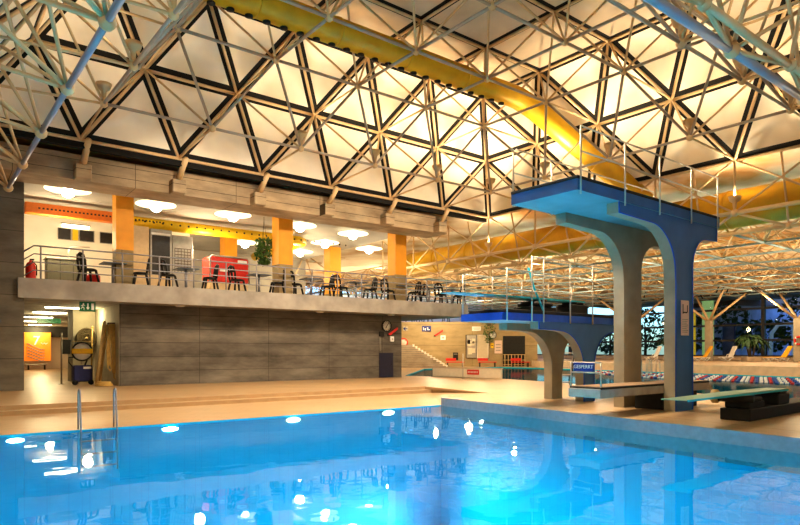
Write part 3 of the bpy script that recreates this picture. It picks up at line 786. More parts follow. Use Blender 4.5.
tables = [(113, -.25, 'dark topped café table beside the first orange column from the concrete pillar'),
          (186, -.25, 'dark topped café table before the grey panel with the grid'),
          (259, -.25, 'blue-topped café table below the hanging plant'),
          (311, -.2, 'dark café table just past the orange column beside the hanging plant'),
          (356, -.2, 'dark café table standing before the short orange column at the back'),
          (401, -.2, 'small dark café table just past the last orange column'),
          (429, -.1, 'low dark café table among chairs close to the gallery end'),
          (452, -.2, 'café table at the very end of the gallery by the turquoise springboard tip')]
chairs = [(88, -.25, 20, 'black chair with its back to the kitchen counter, first along the gallery'),
          (141, -.25, 165, 'black chair below the first orange column, facing the kitchen'),
          (168, -.3, 20, 'black chair in front of the tall dark cabinet'),
          (210, -.25, 175, 'black chair with its back against the red counter corner'),
          (237, -.25, 10, 'hoop backed black chair in front of the middle of the red counter'),
          (277, -.25, 170, 'black chair in front of the orange column beside the hanging plant'),
          (295, -.2, 12, 'black chair just past the tall orange column, turned to its table'),
          (327, -.2, 170, 'black chair facing the pillar side, below the short back column'),
          (341, -.2, 8, 'black hoop chair between the short back column and its own table'),
          (370, -.2, 172, 'black hoop chair between the short column and the last orange column'),
          (388, -.2, 8, 'black hoop chair directly in front of the last orange column'),
          (414, -.2, 172, 'black chair facing back toward the last orange column'),
          (421, .9, 90, 'black chair seen from behind near the gallery end'),
          (441, -.2, 15, 'second black chair from the gallery end, hoop back turned to the pool'),
          (459, -.25, 172, 'last black chair, behind the tip of the turquoise springboard')]
protoC = protoT = None
for px, y, lab in tables:
    p = WL.w(G(px, y), y, ZG)
    if protoT is None: protoT = make_table(lab, p, WL.rz, gta)
    else: dup(protoT, p, WL.rz, lab, gta)
for px, y, a, lab in chairs:
    p = WL.w(G(px, y), y, ZG); rz = WL.rz+math.radians(a)
    if protoC is None: protoC = make_chair(lab, p, rz, gch)
    else: dup(protoC, p, rz, lab, gch)
# ceiling lamps
def lamp(px, py, lab):
    p = on_z(px, py, 8.0)
    t = thing('ceiling_lamp', lab, 'lamp', (p.x, p.y, 8.0), 0, 'round lamps on the gallery ceiling')
    MB().lathe([(.02, .24), (.10, .22), (.55, .10), (.85, .03), (.86, .0), (.5, .03), (.16, .06)], n=28).build('reflector', 'lamp', parent=t, fix=False)
    MB().ball((0, 0, -.10), .25, 14, 8, (1, 1, .85)).build('globe', 'globe', parent=t, fix=False)
    return t
for px, py, lab in ((68, 190, 'round ceiling lamp glowing above the orange fascia, nearest the concrete pillar'), (156, 205, 'round ceiling lamp between the first orange column and the dark cabinet'),
                    (233, 215, 'round ceiling lamp above the red counter, in the front row'), (300, 226, 'round ceiling lamp just past the tall orange column by the plant'),
                    (353, 234, 'round ceiling lamp before the last orange column, largest there'), (245, 243, 'small round lamp deep in the gallery, below the yellow pipe above the red counter'),
                    (325, 243, 'round lamp above the short orange column at the back'), (369, 249, 'small round lamp between the short column and the last orange column'),
                    (300, 252, 'small far lamp seen beyond the blunt end of the yellow pipe')): lamp(px, py, lab)
# fascia and yellow pipe under the ceiling
yy = 3.0
xa, xb = G(25, yy), G(118, yy); xc_ = G(302, yy)
fs = thing('vent_fascia', 'orange perforated fascia running below the gallery ceiling above the kitchen', 'fascia', WL.w(xa, yy, 7.5), WL.rz)
MB().bbox(0, xb-xa+.6, 0, .4, 0, .48, .02).build('fascia_box', 'deeporange', parent=fs)
b = MB()
for k in range(34): b.box(.5+k*.16, .58+k*.16, -.006, 0, .22, .29)
b.build('perforation', 'black', parent=fs)['kind'] = 'stuff'
yp = thing('air_duct', 'bright yellow pipe below the gallery ceiling with a blunt end by the plant', 'air duct', WL.w(xb, yy+.4, 7.72), WL.rz)
MB().path([(0, 0, 0), (xc_-xb, 0, 0), (xc_-xb+.35, .25, 0), (xc_-xb+.4, 1.2, 0), (xc_-xb+.4, 7, 0)], .27, 16).build('duct_pipe', 'yellow', parent=yp, fix=False)
b = MB()
for k in range(30): b.tube((.4+k*.42, -.262, .02), (.4+k*.42, -.275, .02), .05, 8)
b.build('air_nozzles', 'black', parent=yp, fix=False)['kind'] = 'stuff'
# kitchen end
wl(MB().box(xp-8.8, G(190, 6), 6, 6.2, ZG, 8.24), 'wall_kitchen', 'whitewall')
x0, x1 = G(47, 3.6), G(86, 3.6)
kc = thing('kitchen_counter', 'olive grey kitchen counter behind the railing near the concrete pillar', 'counter', WL.w(x0, 3.6, ZG), WL.rz)
MB().bbox(0, x1-x0, 0, .8, 0, 1.42, .02).build('cabinet', 'olive', parent=kc); MB().bbox(-.05, x1-x0+.05, -.05, .85, 1.42, 1.5, .015).build('worktop', 'steel', parent=kc)
for k in (1, 2): MB().box((x1-x0)*k/3-.01, (x1-x0)*k/3+.01, -.006, 0, .05, 1.37).build('door_gap', 'black', parent=kc)
tp = thing('arched_tap', 'tall arched steel tap standing on the kitchen counter', 'tap', WL.w(x0+.9, 3.9, ZG+1.5), WL.rz)
MB().path([(0, 0, 0), (0, 0, .35), (.08, 0, .55), (.3, 0, .62), (.9, 0, .62)], .03, 8).build('spout', 'steel', parent=tp, fix=False); MB().lathe([(0,.05),(.12,.05),(.14,0)], n=14).build('tap_base', 'steel', parent=tp)
xk = lambda px: G(px, 5.95)
for pa, pb, m, name, lab in ((58, 71, 'darkglass', 'menu_board', 'dark menu board on the kitchen wall, nearest the concrete pillar'), (72, 78.5, 'yellow', 'menu_board', 'small glowing orange menu board between two dark ones'),
                          (79.5, 94, 'darkglass', 'menu_board', 'wide dark menu board past the small orange one'), (100, 115, 'darkglass', 'menu_board', 'dark menu board partly behind the first orange column')):
    z0, z1_ = (6.95, 7.5)
    o = thing(name, lab, 'sign', WL.w(xk(pa), 5.94, z0), WL.rz, 'boards on the kitchen wall'); w_ = xk(pb)-xk(pa)
    MB().bbox(0, w_, 0, .05, 0, z1_-z0, .01).build('panel', m, parent=o); MB().path([(0,0,0),(w_,0,0),(w_,0,z1_-z0),(0,0,z1_-z0)], .025, 4, True).build('frame', 'greymetal', parent=o, fix=False)
gl = thing('wall_lamp', 'long bright strip lamp above the dark menu boards', 'lamp', WL.w(xk(62), 5.85, 7.58), WL.rz)
MB().bbox(0, 1.2, 0, .1, 0, .12, .02).build('tube', 'tube_light', parent=gl); MB().bbox(-.05, 1.25, .02, .14, .12, .17, .01).build('bracket', 'greymetal', parent=gl)
ex = thing('fire_extinguisher', 'red fire extinguisher behind the first railing bars next to the concrete pillar', 'fire extinguisher', WL.w(gx(31, .4), -.3, ZG), WL.rz)
MB().lathe([(0, 0), (.17, 0), (.18, .05), (.18, .55), (.12, .68), (.05, .72), (.05, .78), (0, .78)], n=16).build('tank', 'red', parent=ex)
b = MB(); b.box(-.03, .12, -.02, .02, .78, .84); b.path([(.05, 0, .76), (.2, 0, .6), (.2, 0, .2)], .02, 6); b.build('valve_and_hose', 'black', parent=ex)
st_ = thing('round_stool', 'red upholstered stool below the café table by the first orange column', 'stool', WL.w(G(121, .9), .9, ZG), WL.rz)
MB().lathe([(0, .5), (.25, .5), (.29, .44), (.29, .18), (.24, .12), (0, .12)], n=18).build('seat', 'red', parent=st_); MB().lathe([(.2,0),(.2,.12)], n=14).build('foot', 'black', parent=st_)
st2 = dup(st_, WL.w(G(93, .9), .9, ZG), WL.rz, 'red upholstered stool behind the black chair by the kitchen counter')
# beige panel, dark cabinet, grid panel
y_ = 2.9
def slabthing(name, lab, cat, pa, pb, z0, z1_, m, y=y_, th=.3):
    o = thing(name, lab, cat, WL.w(G(pa, y), y, z0), WL.rz); w_ = G(pb, y)-G(pa, y); MB().bbox(0, w_, 0, th, 0, z1_-z0, .01).build('panel', m, parent=o); return o, w_
slabthing('partition_panel', 'beige partition panel between the first orange column and the dark cabinet', 'panel', 131, 149, ZG, 7.45, 'beige')
o, w_ = slabthing('dark_cabinet', 'tall black fronted cabinet in a grey frame on the gallery', 'cabinet', 150.3, 172, ZG, 7.4, 'greymetal', th=.5)
MB().bbox(.08, w_-.1, -.02, 0, .95, 2.85, .008).build('door', 'darkglass', parent=o); MB().box(.05, w_-.08, -.025, 0, 2.88, 2.98).build('light_strip', 'white', parent=o)
MB().box(.02, w_-.02, -.012, 0, .02, .92).build('plinth_panel', 'beige', parent=o)
o, w_ = slabthing('grid_panel', 'grey panel with a perforated grid beside the dark cabinet', 'panel', 172.5, 193, ZG, 7.2, 'greymetal')
b = MB()
for k in range(9): b.box(.1, w_-.12, -.008, 0, 1.1+.15*k, 1.13+.15*k)
for k in range(6): b.box(.1+(w_-.22)*k/5, .12+(w_-.22)*k/5, -.008, 0, 1.1, 2.33)
b.build('grid', 'bark', parent=o)
# red counter
y_r = 2.6; x0, x1 = G(210, y_r), G(249, y_r)
rc_ = thing('red_counter', 'red boxy kiosk counter with rounded grey top edge on the gallery', 'counter', WL.w(x0, y_r, ZG), WL.rz)
MB().bbox(0, x1-x0, 0, 1.2, .75, 2.05, .06).build('body', 'red', parent=rc_)
MB().bbox(.03, x1-x0-.03, .03, 1.1, 0, .75, .02).build('plinth', 'beige', parent=rc_)
MB().path([(0, -.02, .75), (0, -.02, 1.95), (.1, -.02, 2.08), (x1-x0-.1, -.02, 2.08), (x1-x0, -.02, 1.95), (x1-x0, -.02, .75)], .05, 8).build('edge_frame', 'greymetal', parent=rc_, fix=False)
MB().bbox(1.45, 1.95, -.03, 0, 1.8, 1.95, .01).build('name_plate', 'white', parent=rc_)
MB().bbox(.5, .9, -.03, 0, 1.3, 1.42, .01).build('name_plate', 'white', parent=rc_)
# hanging plant
def hanging_plant(p, drop, rad, hgt, lab, zc, n=420):
    t = thing('hanging_plant', lab, 'plant', p)
    rnd = random.Random(3)
    MB().lathe([(0, .0), (.16, 0), (.22, .2), (.19, .2), (.14, .05)], n=14).build('pot', 'bark', parent=t)
    b = MB()
    for k in range(3): a = 2*PI*k/3; b.tube((.2*math.cos(a), .2*math.sin(a), .2), (0, 0, zc-.15), .008, 4)
    b.tube((0, 0, zc-.15), (0, 0, zc), .01, 5); b.build('cord', 'black', parent=t)
    b = MB()
    for k in range(n):
        a = rnd.uniform(0, 2*PI); z = rnd.uniform(-drop, hgt); rr = rad*rnd.uniform(.3, 1)*(1-.5*max(0, -z/drop))
        c = Vector((rr*math.cos(a), rr*math.sin(a), z)); s_ = rnd.uniform(.07, .15); ax = Vector((rnd.uniform(-1,1), rnd.uniform(-1,1), rnd.uniform(-1,.4))).normalized(); sd = ax.orthogonal().normalized()
        b.poly([c-ax*s_, c+sd*s_*.5, c+ax*s_, c-sd*s_*.5])
    b.build('foliage', 'leaf', parent=t, fix=False); return t
p = WL.w(G(264, .9), .9, 6.35); hanging_plant(p, .55, .48, .75, 'leafy green plant hanging from the gallery ceiling beside the second tall orange column', 8.24-6.35)
# ================================================================== under the gallery
# wall clock, red marker, box and dark door on the gallery wall
def clock(loc, rz, r, lab, grp=None):
    t = thing('wall_clock', lab, 'clock', loc, rz)
    b = MB(); prof = [(r*.98, 0), (r*1.04, .0), (r*1.04, .1), (r*.93, .1), (r*.93, .06)]
    o = b.lathe(prof, n=28).build('rim', 'black', parent=t); o.rotation_euler = (PI/2, 0, 0)
    o = MB().tube((0,0,.0), (0,0,.06), r*.95, 28).build('face', 'clockface', parent=t); o.rotation_euler = (PI/2, 0, 0)
    f = o; b = MB()
    for k in range(12):
        a = 2*PI*k/12; b.tube((r*.74*math.sin(a), r*.74*math.cos(a), .062), (r*.88*math.sin(a), r*.88*math.cos(a), .062), .012 if k % 3 else .022, 4)
    b.build('hour_marks', 'black', parent=f)
    h = MB(); a = math.radians(208); h.tube((0,0,.07), (r*.5*math.sin(a), r*.5*math.cos(a), .07), .022, 5); h.build('hour_hand', 'black', parent=f)
    h = MB(); a = math.radians(40); h.tube((0,0,.075), (r*.78*math.sin(a), r*.78*math.cos(a), .075), .016, 5); h.build('minute_hand', 'black', parent=f)
    return t
def wallpt(px, py, y=0.):
    x, Y = WL.x_at(px, y); return x, zat(py, Y)
x, z = wallpt(386, 326); clock(WL.w(x, -.005, z), WL.rz, .30, 'round white wall clock with black rim on the concrete wall below the gallery')
def marker(loc, rz, s, lab):
    t = thing('slanted_marker', lab, 'marker', loc, rz)
    MB().prism([(-.42*s, -.22*s), (-.28*s, -.30*s), (.44*s, .16*s), (.40*s, .32*s)], -.12, -.02).build('red_arm', 'red', parent=t)
    MB().bbox(-.44*s, -.24*s, -.10, 0, -.34*s, -.20*s, .01).build('bracket', 'black', parent=t); return t
x, z = wallpt(392, 331.5); marker(WL.w(x, -.005, z), WL.rz, .75, 'red slanted arm fixed just beside the wall clock on the dark concrete')
x, z = wallpt(391.5, 339)
o = thing('switch_box', 'small pale switch box below the clock on the dark concrete wall', 'box', WL.w(x, -.005, z), WL.rz)
MB().bbox(-.13, .13, -.08, 0, -.15, .15, .02).build('casing', 'white', parent=o); MB().box(-.05, .05, -.088, -.08, -.06, .04).build('switch', 'greymetal', parent=o)
x, z = wallpt(380.5, 334)
o = thing('control_box', 'dark control box with a conduit running down to the dark door', 'box', WL.w(x, -.005, z), WL.rz)
MB().bbox(-.13, .2, -.1, 0, -.14, .14, .02).build('casing', 'black', parent=o); MB().tube((-.06, -.03, -.14), (-.06, -.03, -.95), .02, 6).build('conduit', 'greymetal', parent=o)
x0_, x1_ = G(379, 0), G(393, 0)
d = MB().box(x0_, x1_, -.03, 0, .02, 1.38); d = struct(d.build('door_1', 'doornavy', loc=(WL.o.x, WL.o.y, 0), rz=WL.rz))
MB().tube((x1_-.12, -.06, .75), (x1_-.12, -.02, .75), .03, 8).build('door_handle', 'black', parent=d)
# spotlights below the slab
for i, (px, lab) in enumerate(((180, 'small flat lamp under the slab above the middle of the dark concrete wall'), (391, 'small flat lamp under the slab above the wall clock'), (320, 'small flat lamp under the slab between two orange columns'))):
    p = WL.w(gx(px, .6), -.6, 3.49); o = thing('flush_lamp', lab, 'lamp', p, 0, 'flat lamps under the gallery slab')
    MB().lathe([(0, -.07), (.16, -.06), (.22, -.02), (.22, 0)], n=18).build('lens', 'white', parent=o); MB().lathe([(.22, 0), (.25, -.015), (.25, 0)], n=18).build('ring', 'greymetal', parent=o)
# exit sign
px = 87.5; x = gx(px, .9)
es = thing('exit_sign', 'green emergency exit sign hanging under the gallery slab over the passage', 'sign', WL.w(x, -.9, 3.49), WL.rz)
MB().bbox(-.29, .29, -.05, .05, -.42, -.04, .01).build('sign_box', 'green', parent=es)
b = MB(); b.tube((.1, 0, -.04), (.1, 0, 0), .02, 6); b.tube((-.1, 0, -.04), (-.1, 0, 0), .02, 6); b.build('hanger', 'greymetal', parent=es)
b = MB(); b.prism([(.13, -.36), (.23, -.36), (.23, -.10), (.13, -.10)], -.056, -.05)
b.prism([(-.02, -.10), (.03, -.10), (.03, -.26), (.07, -.26), (.005, -.36), (-.06, -.26), (-.02, -.26)], -.056, -.05)
b.ball((-.155, -.055, -.13), .032, 8, 6, (1, .2, 1))
for q in ([(-.16, -.16), (-.19, -.25)], [(-.18, -.17), (-.24, -.22)], [(-.15, -.17), (-.10, -.20)], [(-.19, -.25), (-.13, -.29), (-.14, -.36)], [(-.19, -.25), (-.25, -.33)]):
    b.path([(a, -.055, c) for a, c in q], .017, 5)
b.build('pictogram', 'white', parent=es, fix=False)
p = WL.w(G(49, 12), 12, 3.40)
o = thing('exit_sign', 'small dark green sign hanging deeper in the passage', 'sign', p, WL.rz); MB().bbox(-.6, .6, -.04, .04, -.34, -.06, .01).build('sign_box', 'green', parent=o); MB().tube((0, 0, -.06), (0, 0, .09), .02, 6).build('hanger', 'greymetal', parent=o)
# tube lamps in the passage
for k, (px, y, lab) in enumerate(((64, 3.2, 'bright strip lamp on the passage ceiling next to the exit sign'), (50, 7.5, 'bright strip lamp on the passage ceiling, second from the pool'), (38, 13, 'strip lamp on the passage ceiling before the small dark green sign'), (34, 19, 'strip lamp on the passage ceiling close to the orange panel'), (40, 25, 'farthest strip lamp deep in the passage'))):
    p = WL.w(G(px, y), y, 3.47); o = thing('ceiling_strip_lamp', lab, 'lamp', p, WL.rz, 'strip lamps in the passage')
    MB().bbox(-.75, .75, -.14, .14, -.07, -.01, .02).build('diffuser', 'tube_light', parent=o); MB().bbox(-.78, .78, -.16, .16, -.02, .005, .005).build('housing', 'white', parent=o)
# orange panel at the end of the passage with a big figure
y = 29.; xo = G(24, y); xo1 = G(51, y); Yd = WL.x_at(38, y)[1]; zt, zb = zat(332.5, Yd), zat(361, Yd)
op = thing('orange_panel', 'bright orange lit panel with a white 7 at the far end of the passage', 'sign', WL.w(xo, y, zb), WL.rz)
wpan = xo1-xo; MB().bbox(0, wpan, 0, .2, 0, zt-zb, .02).build('panel', 'orange_lit', parent=op)
text('lettering', '7', 1.05, 'white', op, (wpan*.45, -.02, (zt-zb)*.70)); text('lettering', 'w', .6, 'white', op, (wpan*.75, -.02, (zt-zb)*.62)).scale = (1.2, .55, 1)
b = MB()
for k in range(5): b.path([(.2, -.05, (zt-zb)*(.62-.11*k)), (wpan*.62, -.05, (zt-zb)*(.40-.10*k)), (wpan*.75, -.05, (zt-zb)*(.42-.1*k))], .035, 5)
b.build('rack_bars', 'greymetal', parent=op, fix=False)
wl(MB().box(xo-3, xo+6, y+.4, y+.5, 2.6, 3.45), 'trim_30', 'darkglass')
o = thing('low_bench', 'grey low bench under the orange panel at the end of the passage', 'bench', WL.w(xo, y-.9, 0), WL.rz)
MB().bbox(0, wpan*.8, 0, .5, .35, .45, .02).build('seat', 'greymetal', parent=o)
for xx in (.2, wpan*.7): MB().box(xx, xx+.08, .05, .45, 0, .35).build('leg', 'black', parent=o)
# post and bin in the passage
x = G(61.5, 3.); o = thing('steel_post', 'thin grey upright post in the passage beside the dark wall bin', 'post', WL.w(x, 3., 0), WL.rz)
MB().tube((0, 0, 0), (0, 0, 2.3), .035, 8).build('shaft', 'greymetal', parent=o); MB().lathe([(0, .03), (.12, .02), (.13, 0)], n=14).build('foot', 'greymetal', parent=o)
x, Yb = WL.x_at(66.5, 4.85); z = zat(354, Yb)
o = thing('wall_bin', 'dark square bin on the niche wall', 'bin', WL.w(G(66.5, 4.6), 4.6, z), WL.rz)
MB().prism([(-.16, 0), (.16, 0), (.19, .62), (-.19, .62)], 0, .28).build('body', 'black', parent=o); MB().bbox(-.2, .2, -.01, .29, .62, .68, .01).build('lid', 'black', parent=o)
# round drum fan on the niche wall
x, Yb = WL.x_at(86.5, 4.6); z = zat(338, Yb)
fn = thing('coiled_hose_reel', 'round dark coil hanging on the niche wall above the blue machine', 'hose reel', WL.w(x, 4.6, z), WL.rz)
b = MB()
for k in range(5): b.path([(math.cos(2*PI*i/24)*(.40-.07*k), -.03*k % .1, math.sin(2*PI*i/24)*(.46-.08*k)) for i in range(24)], .04, 6, True)
b.build('coil', 'reel', parent=fn, fix=False)
MB().tube((0, .1, 0), (0, .2, 0), .45, 24).build('backplate', 'reel', parent=fn); MB().tube((0, -.06, 0), (0, .1, 0), .06, 10).build('hub', 'wood', parent=fn)
# blue cleaning machine with round float on top
x, Yb = WL.x_at(81.5, 2.2)
cm = thing('cleaning_machine', 'dark blue pool cleaning trolley parked in the niche', 'machine', WL.w(x, 2.2, 0), WL.rz)
MB().bbox(-.36, .40, -.3, .3, .14, .86, .04).build('body', 'navy', parent=cm); MB().bbox(.02, .34, -.315, -.29, .70, .80, .01).build('label_plate', 'white', parent=cm)
for xx in (-.3, .33): MB().tube((xx, -.34, .11), (xx, -.24, .11), .11, 14).build('wheel', 'black', parent=cm)
MB().path([(-.36, 0, .8), (-.5, 0, 1.0), (-.5, 0, 1.2), (.0, 0, 1.25)], .025, 6).build('handle', 'black', parent=cm, fix=False)
MB().path([(.12, -.1, .86), (.2, -.15, 1.1), (.1, -.15, 1.3), (.06, -.1, 1.5)], .035, 7).build('hose', 'black', parent=cm, fix=False)
x, Yb = WL.x_at(82, 2.0); z = zat(351.5, Yb)
dr = thing('hose_drum', 'round white drum with a yellow band above the dark blue trolley', 'drum', WL.w(x, 2.05, z), WL.rz)
MB().tube((0, -.10, 0), (0, .12, 0), .40, 24).build('disc', 'white', parent=dr); MB().bbox(-.42, .42, -.16, -.06, -.10, .13, .03).build('band', 'yellow', parent=dr)
MB().path([(math.cos(2*PI*i/24)*.40, -.10, math.sin(2*PI*i/24)*.40) for i in range(24)], .035, 6, True).build('rim', 'black', parent=dr, fix=False)
MB().bbox(-.36, .36, -.05, .10, .42, .47, .02).build('shelf_bar', 'wood', parent=dr)
MB().tube((0, .06, -.45), (0, .06, -z+.9), .03, 8).build('stem', 'greymetal', parent=dr)
# poles and hose bundle leaning at the niche side wall
for k, (pa, ya, pt, za, lab) in enumerate(((96.5, 1.2, 104.5, 2.75, 'pale wooden pole leaning steeply beside the hanging ochre hoses'), (91, 4.0, 92.5, 2.6, 'thin ochre pole standing upright next to the round coil'), (99, 1.5, 107, 2.6, 'second pale pole tucked behind the leaning one'))):
    p0 = WL.w(G(pa, ya), ya, 0); p1_ = WL.w(G(pt, ya-.1), ya-.1, za); o = thing('wooden_pole', lab, 'pole', p0)
    MB().tube((0, 0, 0), p1_-p0, .07 if k != 1 else .035, 8).build('shaft', 'wood' if k != 1 else 'hose', parent=o); MB().ball(p1_-p0, .06, 8, 6).build('tip', 'hose', parent=o)
hb = thing('hanging_hoses', 'bundle of ochre hoses hanging in loops on the passage wall', 'hose', WL.w(G(112.5, .75), .75, 0), WL.rz)
rnd = random.Random(5)
MB().bbox(-.2, .42, .0, .10, 2.62, 2.72, .02).build('rail', 'bark', parent=hb)
for k in range(9):
    xx = -.12+.055*k; w_ = rnd.uniform(.05, .14); bot = rnd.uniform(.12, .8)
    MB().path([(xx, 0, 2.66), (xx-w_, -.05, 1.6), (xx-w_*.8, -.08, bot+.15), (xx, -.1, bot), (xx+w_*.8, -.08, bot+.15), (xx+w_, -.05, 1.6), (xx+.03, 0, 2.66)], .032, 6).build('hose_loop', 'hose', parent=hb, fix=False)
o = thing('hose_coil', 'coil of ochre hose lying on the floor under the hanging hoses', 'hose', WL.w(G(104, .3), .3, 0), WL.rz)
for k in range(3): MB().path([(math.cos(2*PI*i/20)*(.33-.04*k), math.sin(2*PI*i/20)*(.33-.04*k), .04+.06*k) for i in range(20)], .035, 6, True).build('hose_turn', 'hose', parent=o, fix=False)
# ================================================================== rear core wall fittings (wall faces the pool at Y = 60)
YR = 59.99
def rear(px, py): return at_depth(px, py, YR)
def rsize(n): return n/FPX*YR
def board(name, lab, cat, px0, py0, px1, py1, m, extra=None, fr=None):
    a, c = rear(px0, py1), rear(px1, py0); o = thing(name, lab, cat, (a.x, YR, a.z)); w_, h_ = c.x-a.x, c.z-a.z
    MB().bbox(0, w_, -.08, 0, 0, h_, .015).build('panel', m, parent=o)
    if fr: MB().path([(0,-.08,0),(w_,-.08,0),(w_,-.08,h_),(0,-.08,h_)], .05, 4, True).build('frame', fr, parent=o, fix=False)
    return o, w_, h_
o, w_, h_ = board('notice_board', 'dark notice board covered with pale papers on the rear concrete wall', 'notice board', 466, 335, 476.5, 358, 'greymetal', fr='black')
for a, c, e, f in ((.12,.52,.38,.28), (.10,.60,.3,.2), (.5,.55,.3,.18), (.2,.16,.36,.28), (.48,.22,.38,.2), (.55,.62,.3,.22)): MB().bbox(w_*a, w_*(a+e), -.1, -.08, h_*c, h_*(c+f), .005).build('paper_sheet', 'paper', parent=o)
o, w_, h_ = board('notice_board', 'blank pale board beside the dark notice board on the rear wall', 'notice board', 477, 335, 488, 358, 'beige_pale', fr='white')
o, w_, h_ = board('wall_sign', 'white oblong sign above the two notice boards', 'sign', 472, 326.5, 481, 331, 'white')
MB().box(w_*.15, w_*.85, -.09, -.08, h_*.55, h_*.72).build('text_lines', 'pink', parent=o); MB().box(w_*.2, w_*.75, -.09, -.08, h_*.25, h_*.4).build('text_lines', 'pink', parent=o)
clock(rear(492.5, 335), 0, .36, 'round wall clock beneath the hanging plant by the dark opening')
o, w_, h_ = board('poster_sign', 'pale poster between the clock and the dark opening', 'sign', 494.5, 340.5, 502, 353.5, 'pink')
for k in range(3): MB().box(w_*.15, w_*.8, -.09, -.08, h_*(.2+.22*k), h_*(.28+.22*k)).build('text_lines', 'greymetal', parent=o)
o, w_, h_ = board('notice_sign', 'little yellow notice left of the pale poster under the clock', 'sign', 490.5, 343, 493.5, 348, 'yellow'); MB().box(w_*.2, w_*.8, -.09, -.08, h_*.4, h_*.55).build('text_lines', 'black', parent=o)
o, w_, h_ = board('letter_box', 'black letter box on the rear wall above the red bench by the stairs', 'box', 453, 352.5, 458, 360, 'black'); MB().box(w_*.15, w_*.85, -.09, -.08, h_*.75, h_*.82).build('slot', 'greymetal', parent=o)
o, w_, h_ = board('pictogram_sign', 'dark blue pictogram sign on the wall above the stairs', 'sign', 422, 326, 431, 331.5, 'signblue')
b = MB(); b.box(w_*.12, w_*.2, -.095, -.08, h_*.25, h_*.75); b.box(w_*.3, w_*.42, -.095, -.08, h_*.2, h_*.6); b.ball((w_*.62, -.085, h_*.6), .07, 8, 6, (1,.3,1)); b.box(w_*.58, w_*.85, -.095, -.08, h_*.25, h_*.4); b.build('pictogram', 'white', parent=o)
o, w_, h_ = board('arrow_sign', 'small dark blue arrow sign on the wall beside the gallery wall edge', 'sign', 402.8, 326.5, 408, 331, 'niche')
b = MB(); b.box(w_*.1, w_*.9, -.1, -.08, h_*.42, h_*.58); b.prism([(w_*.1, h_*.5), (w_*.5, h_*.05), (w_*.62, h_*.05), (w_*.35, h_*.5), (w_*.62, h_*.95), (w_*.5, h_*.95)], -.1, -.08); b.build('arrow', 'signblue', parent=o)
marker(rear(438.5, 333), 0, 1.0, 'red slanted arm on the pale wall above the stairs')
o, w_, h_ = board('switch_box', 'white box on the pale wall just below the red slanted arm', 'box', 440.5, 335.5, 445.5, 340, 'white'); MB().box(w_*.3, w_*.7, -.09, -.08, h_*.3, h_*.7).build('switch', 'greymetal', parent=o)
rs = thing('round_sign', 'round pale red sign at the top of the stairs', 'sign', at_depth(403.5, 342.5, 58.6)); MB().tube((0, 0, 0), (0, .05, 0), .40, 20).build('disc', 'pink', parent=rs); MB().path([(math.cos(2*PI*i/24)*.38, -.01, math.sin(2*PI*i/24)*.38) for i in range(24)], .05, 6, True).build('rim', 'red', parent=rs, fix=False)
MB().tube((0, .03, -.4), (0, .03, 2.04-(at_depth(403.5, 342.5, 58.6).z)), .03, 6).build('post', 'greymetal', parent=rs)
# dark opening with a barred gate
a, c = rear(503, 366), rear(525, 336)
struct(MB().box(a.x, c.x, YR-.03, YR+.01, 0, c.z).build('opening_shade', 'black'))
gt = thing('barred_gate', 'low pale barred gate in front of the dark opening', 'gate', (a.x, YR-.2, 0))
for k in range(7): MB().tube((.15+k*.32, 0, 0), (.15+k*.32, 0, 1.15), .035, 6).build('bar', 'wood', parent=gt)
for z in (.15, .6, 1.12): MB().tube((0, 0, z), (c.x-a.x, 0, z), .03, 6).build('rail', 'wood', parent=gt)
hp = hanging_plant(rear(488, 326)+Vector((0, -.6, 0)), 1.6, .75, .4, 'trailing green plant hanging over the edge of the rear wall above the clock', .8, 200)
# red benches
for px, lab in ((455, 'red bench against the rear wall nearest the stairs'), (487, 'red bench against the rear wall under the pale board and clock'), (520, 'red bench in front of the dark opening')):
    p = on_z(px, 366.8, 0); o = thing('bench', lab, 'bench', (p.x, 57.6, 0), 0, 'red benches along the rear wall')
    MB().bbox(-.85, .85, -.22, .22, .40, .48, .02).build('seat', 'red', parent=o); MB().bbox(-.85, .1, .2, .26, .55, .80, .02).build('backrest', 'red', parent=o)
    for xx in (-.7, .7): MB().box(xx-.04, xx+.04, -.18, .2, 0, .40).build('leg', 'black', parent=o)
# chairs and tables of the upper terrace peeking over the rear wall
for k, (px, lab) in enumerate(((409, 'dark chair silhouette on the terrace above the stairs, nearest the gallery wall'), (418, 'dark chair silhouette above the blue pictogram sign'), (428, 'dark chair silhouette on the terrace above the rear wall, third from the gallery'), (446, 'dark chair silhouette on the terrace just before the low tower'))):
    p = at_depth(px, 324.5, 60.6); dup(protoC, (p.x, 60.6, 4.31), .4*k, lab, 'chairs on the terrace above the stairs')
# low pale wall with red sign by the pool
lw = thing('low_wall', 'low pale tiled parapet with a red sign beside the swimming pool', 'parapet', (1.9, 36.35, 0), math.atan2(33.0-36.35, 5.5-1.9))
MB().bbox(0, 4.75, 0, .18, 0, .52, .02).build('parapet', 'paper', parent=lw); MB().bbox(-.03, 4.78, -.03, .21, .52, .56, .01).build('coping', 'stone', parent=lw)
x_ = 2.55
rsn = thing('red_sign', 'small red sign with pale lettering fixed on the low pale parapet', 'sign', lw.location+Matrix.Rotation(lw.rotation_euler.z, 3, 'Z') @ Vector((x_, -.01, .18)), lw.rotation_euler.z)
MB().bbox(0, .80, -.03, 0, 0, .27, .01).build('plate', 'red', parent=rsn); b = MB()
for k in range(7): b.box(.07+.1*k, .13+.1*k, -.036, -.03, .08, .19)
b.build('lettering', 'pink', parent=rsn)
p = on_z(463, 379.5, 0); o = thing('steel_post', 'thin steel post rising beside the red sign on the low parapet', 'post', (p.x, p.y, 0)); MB().tube((0,0,0), (0,0,1.35), .025, 8).build('shaft', 'steel', parent=o); MB().lathe([(0,.03),(.08,.02),(.09,0)], n=12).build('foot', 'steel', parent=o)
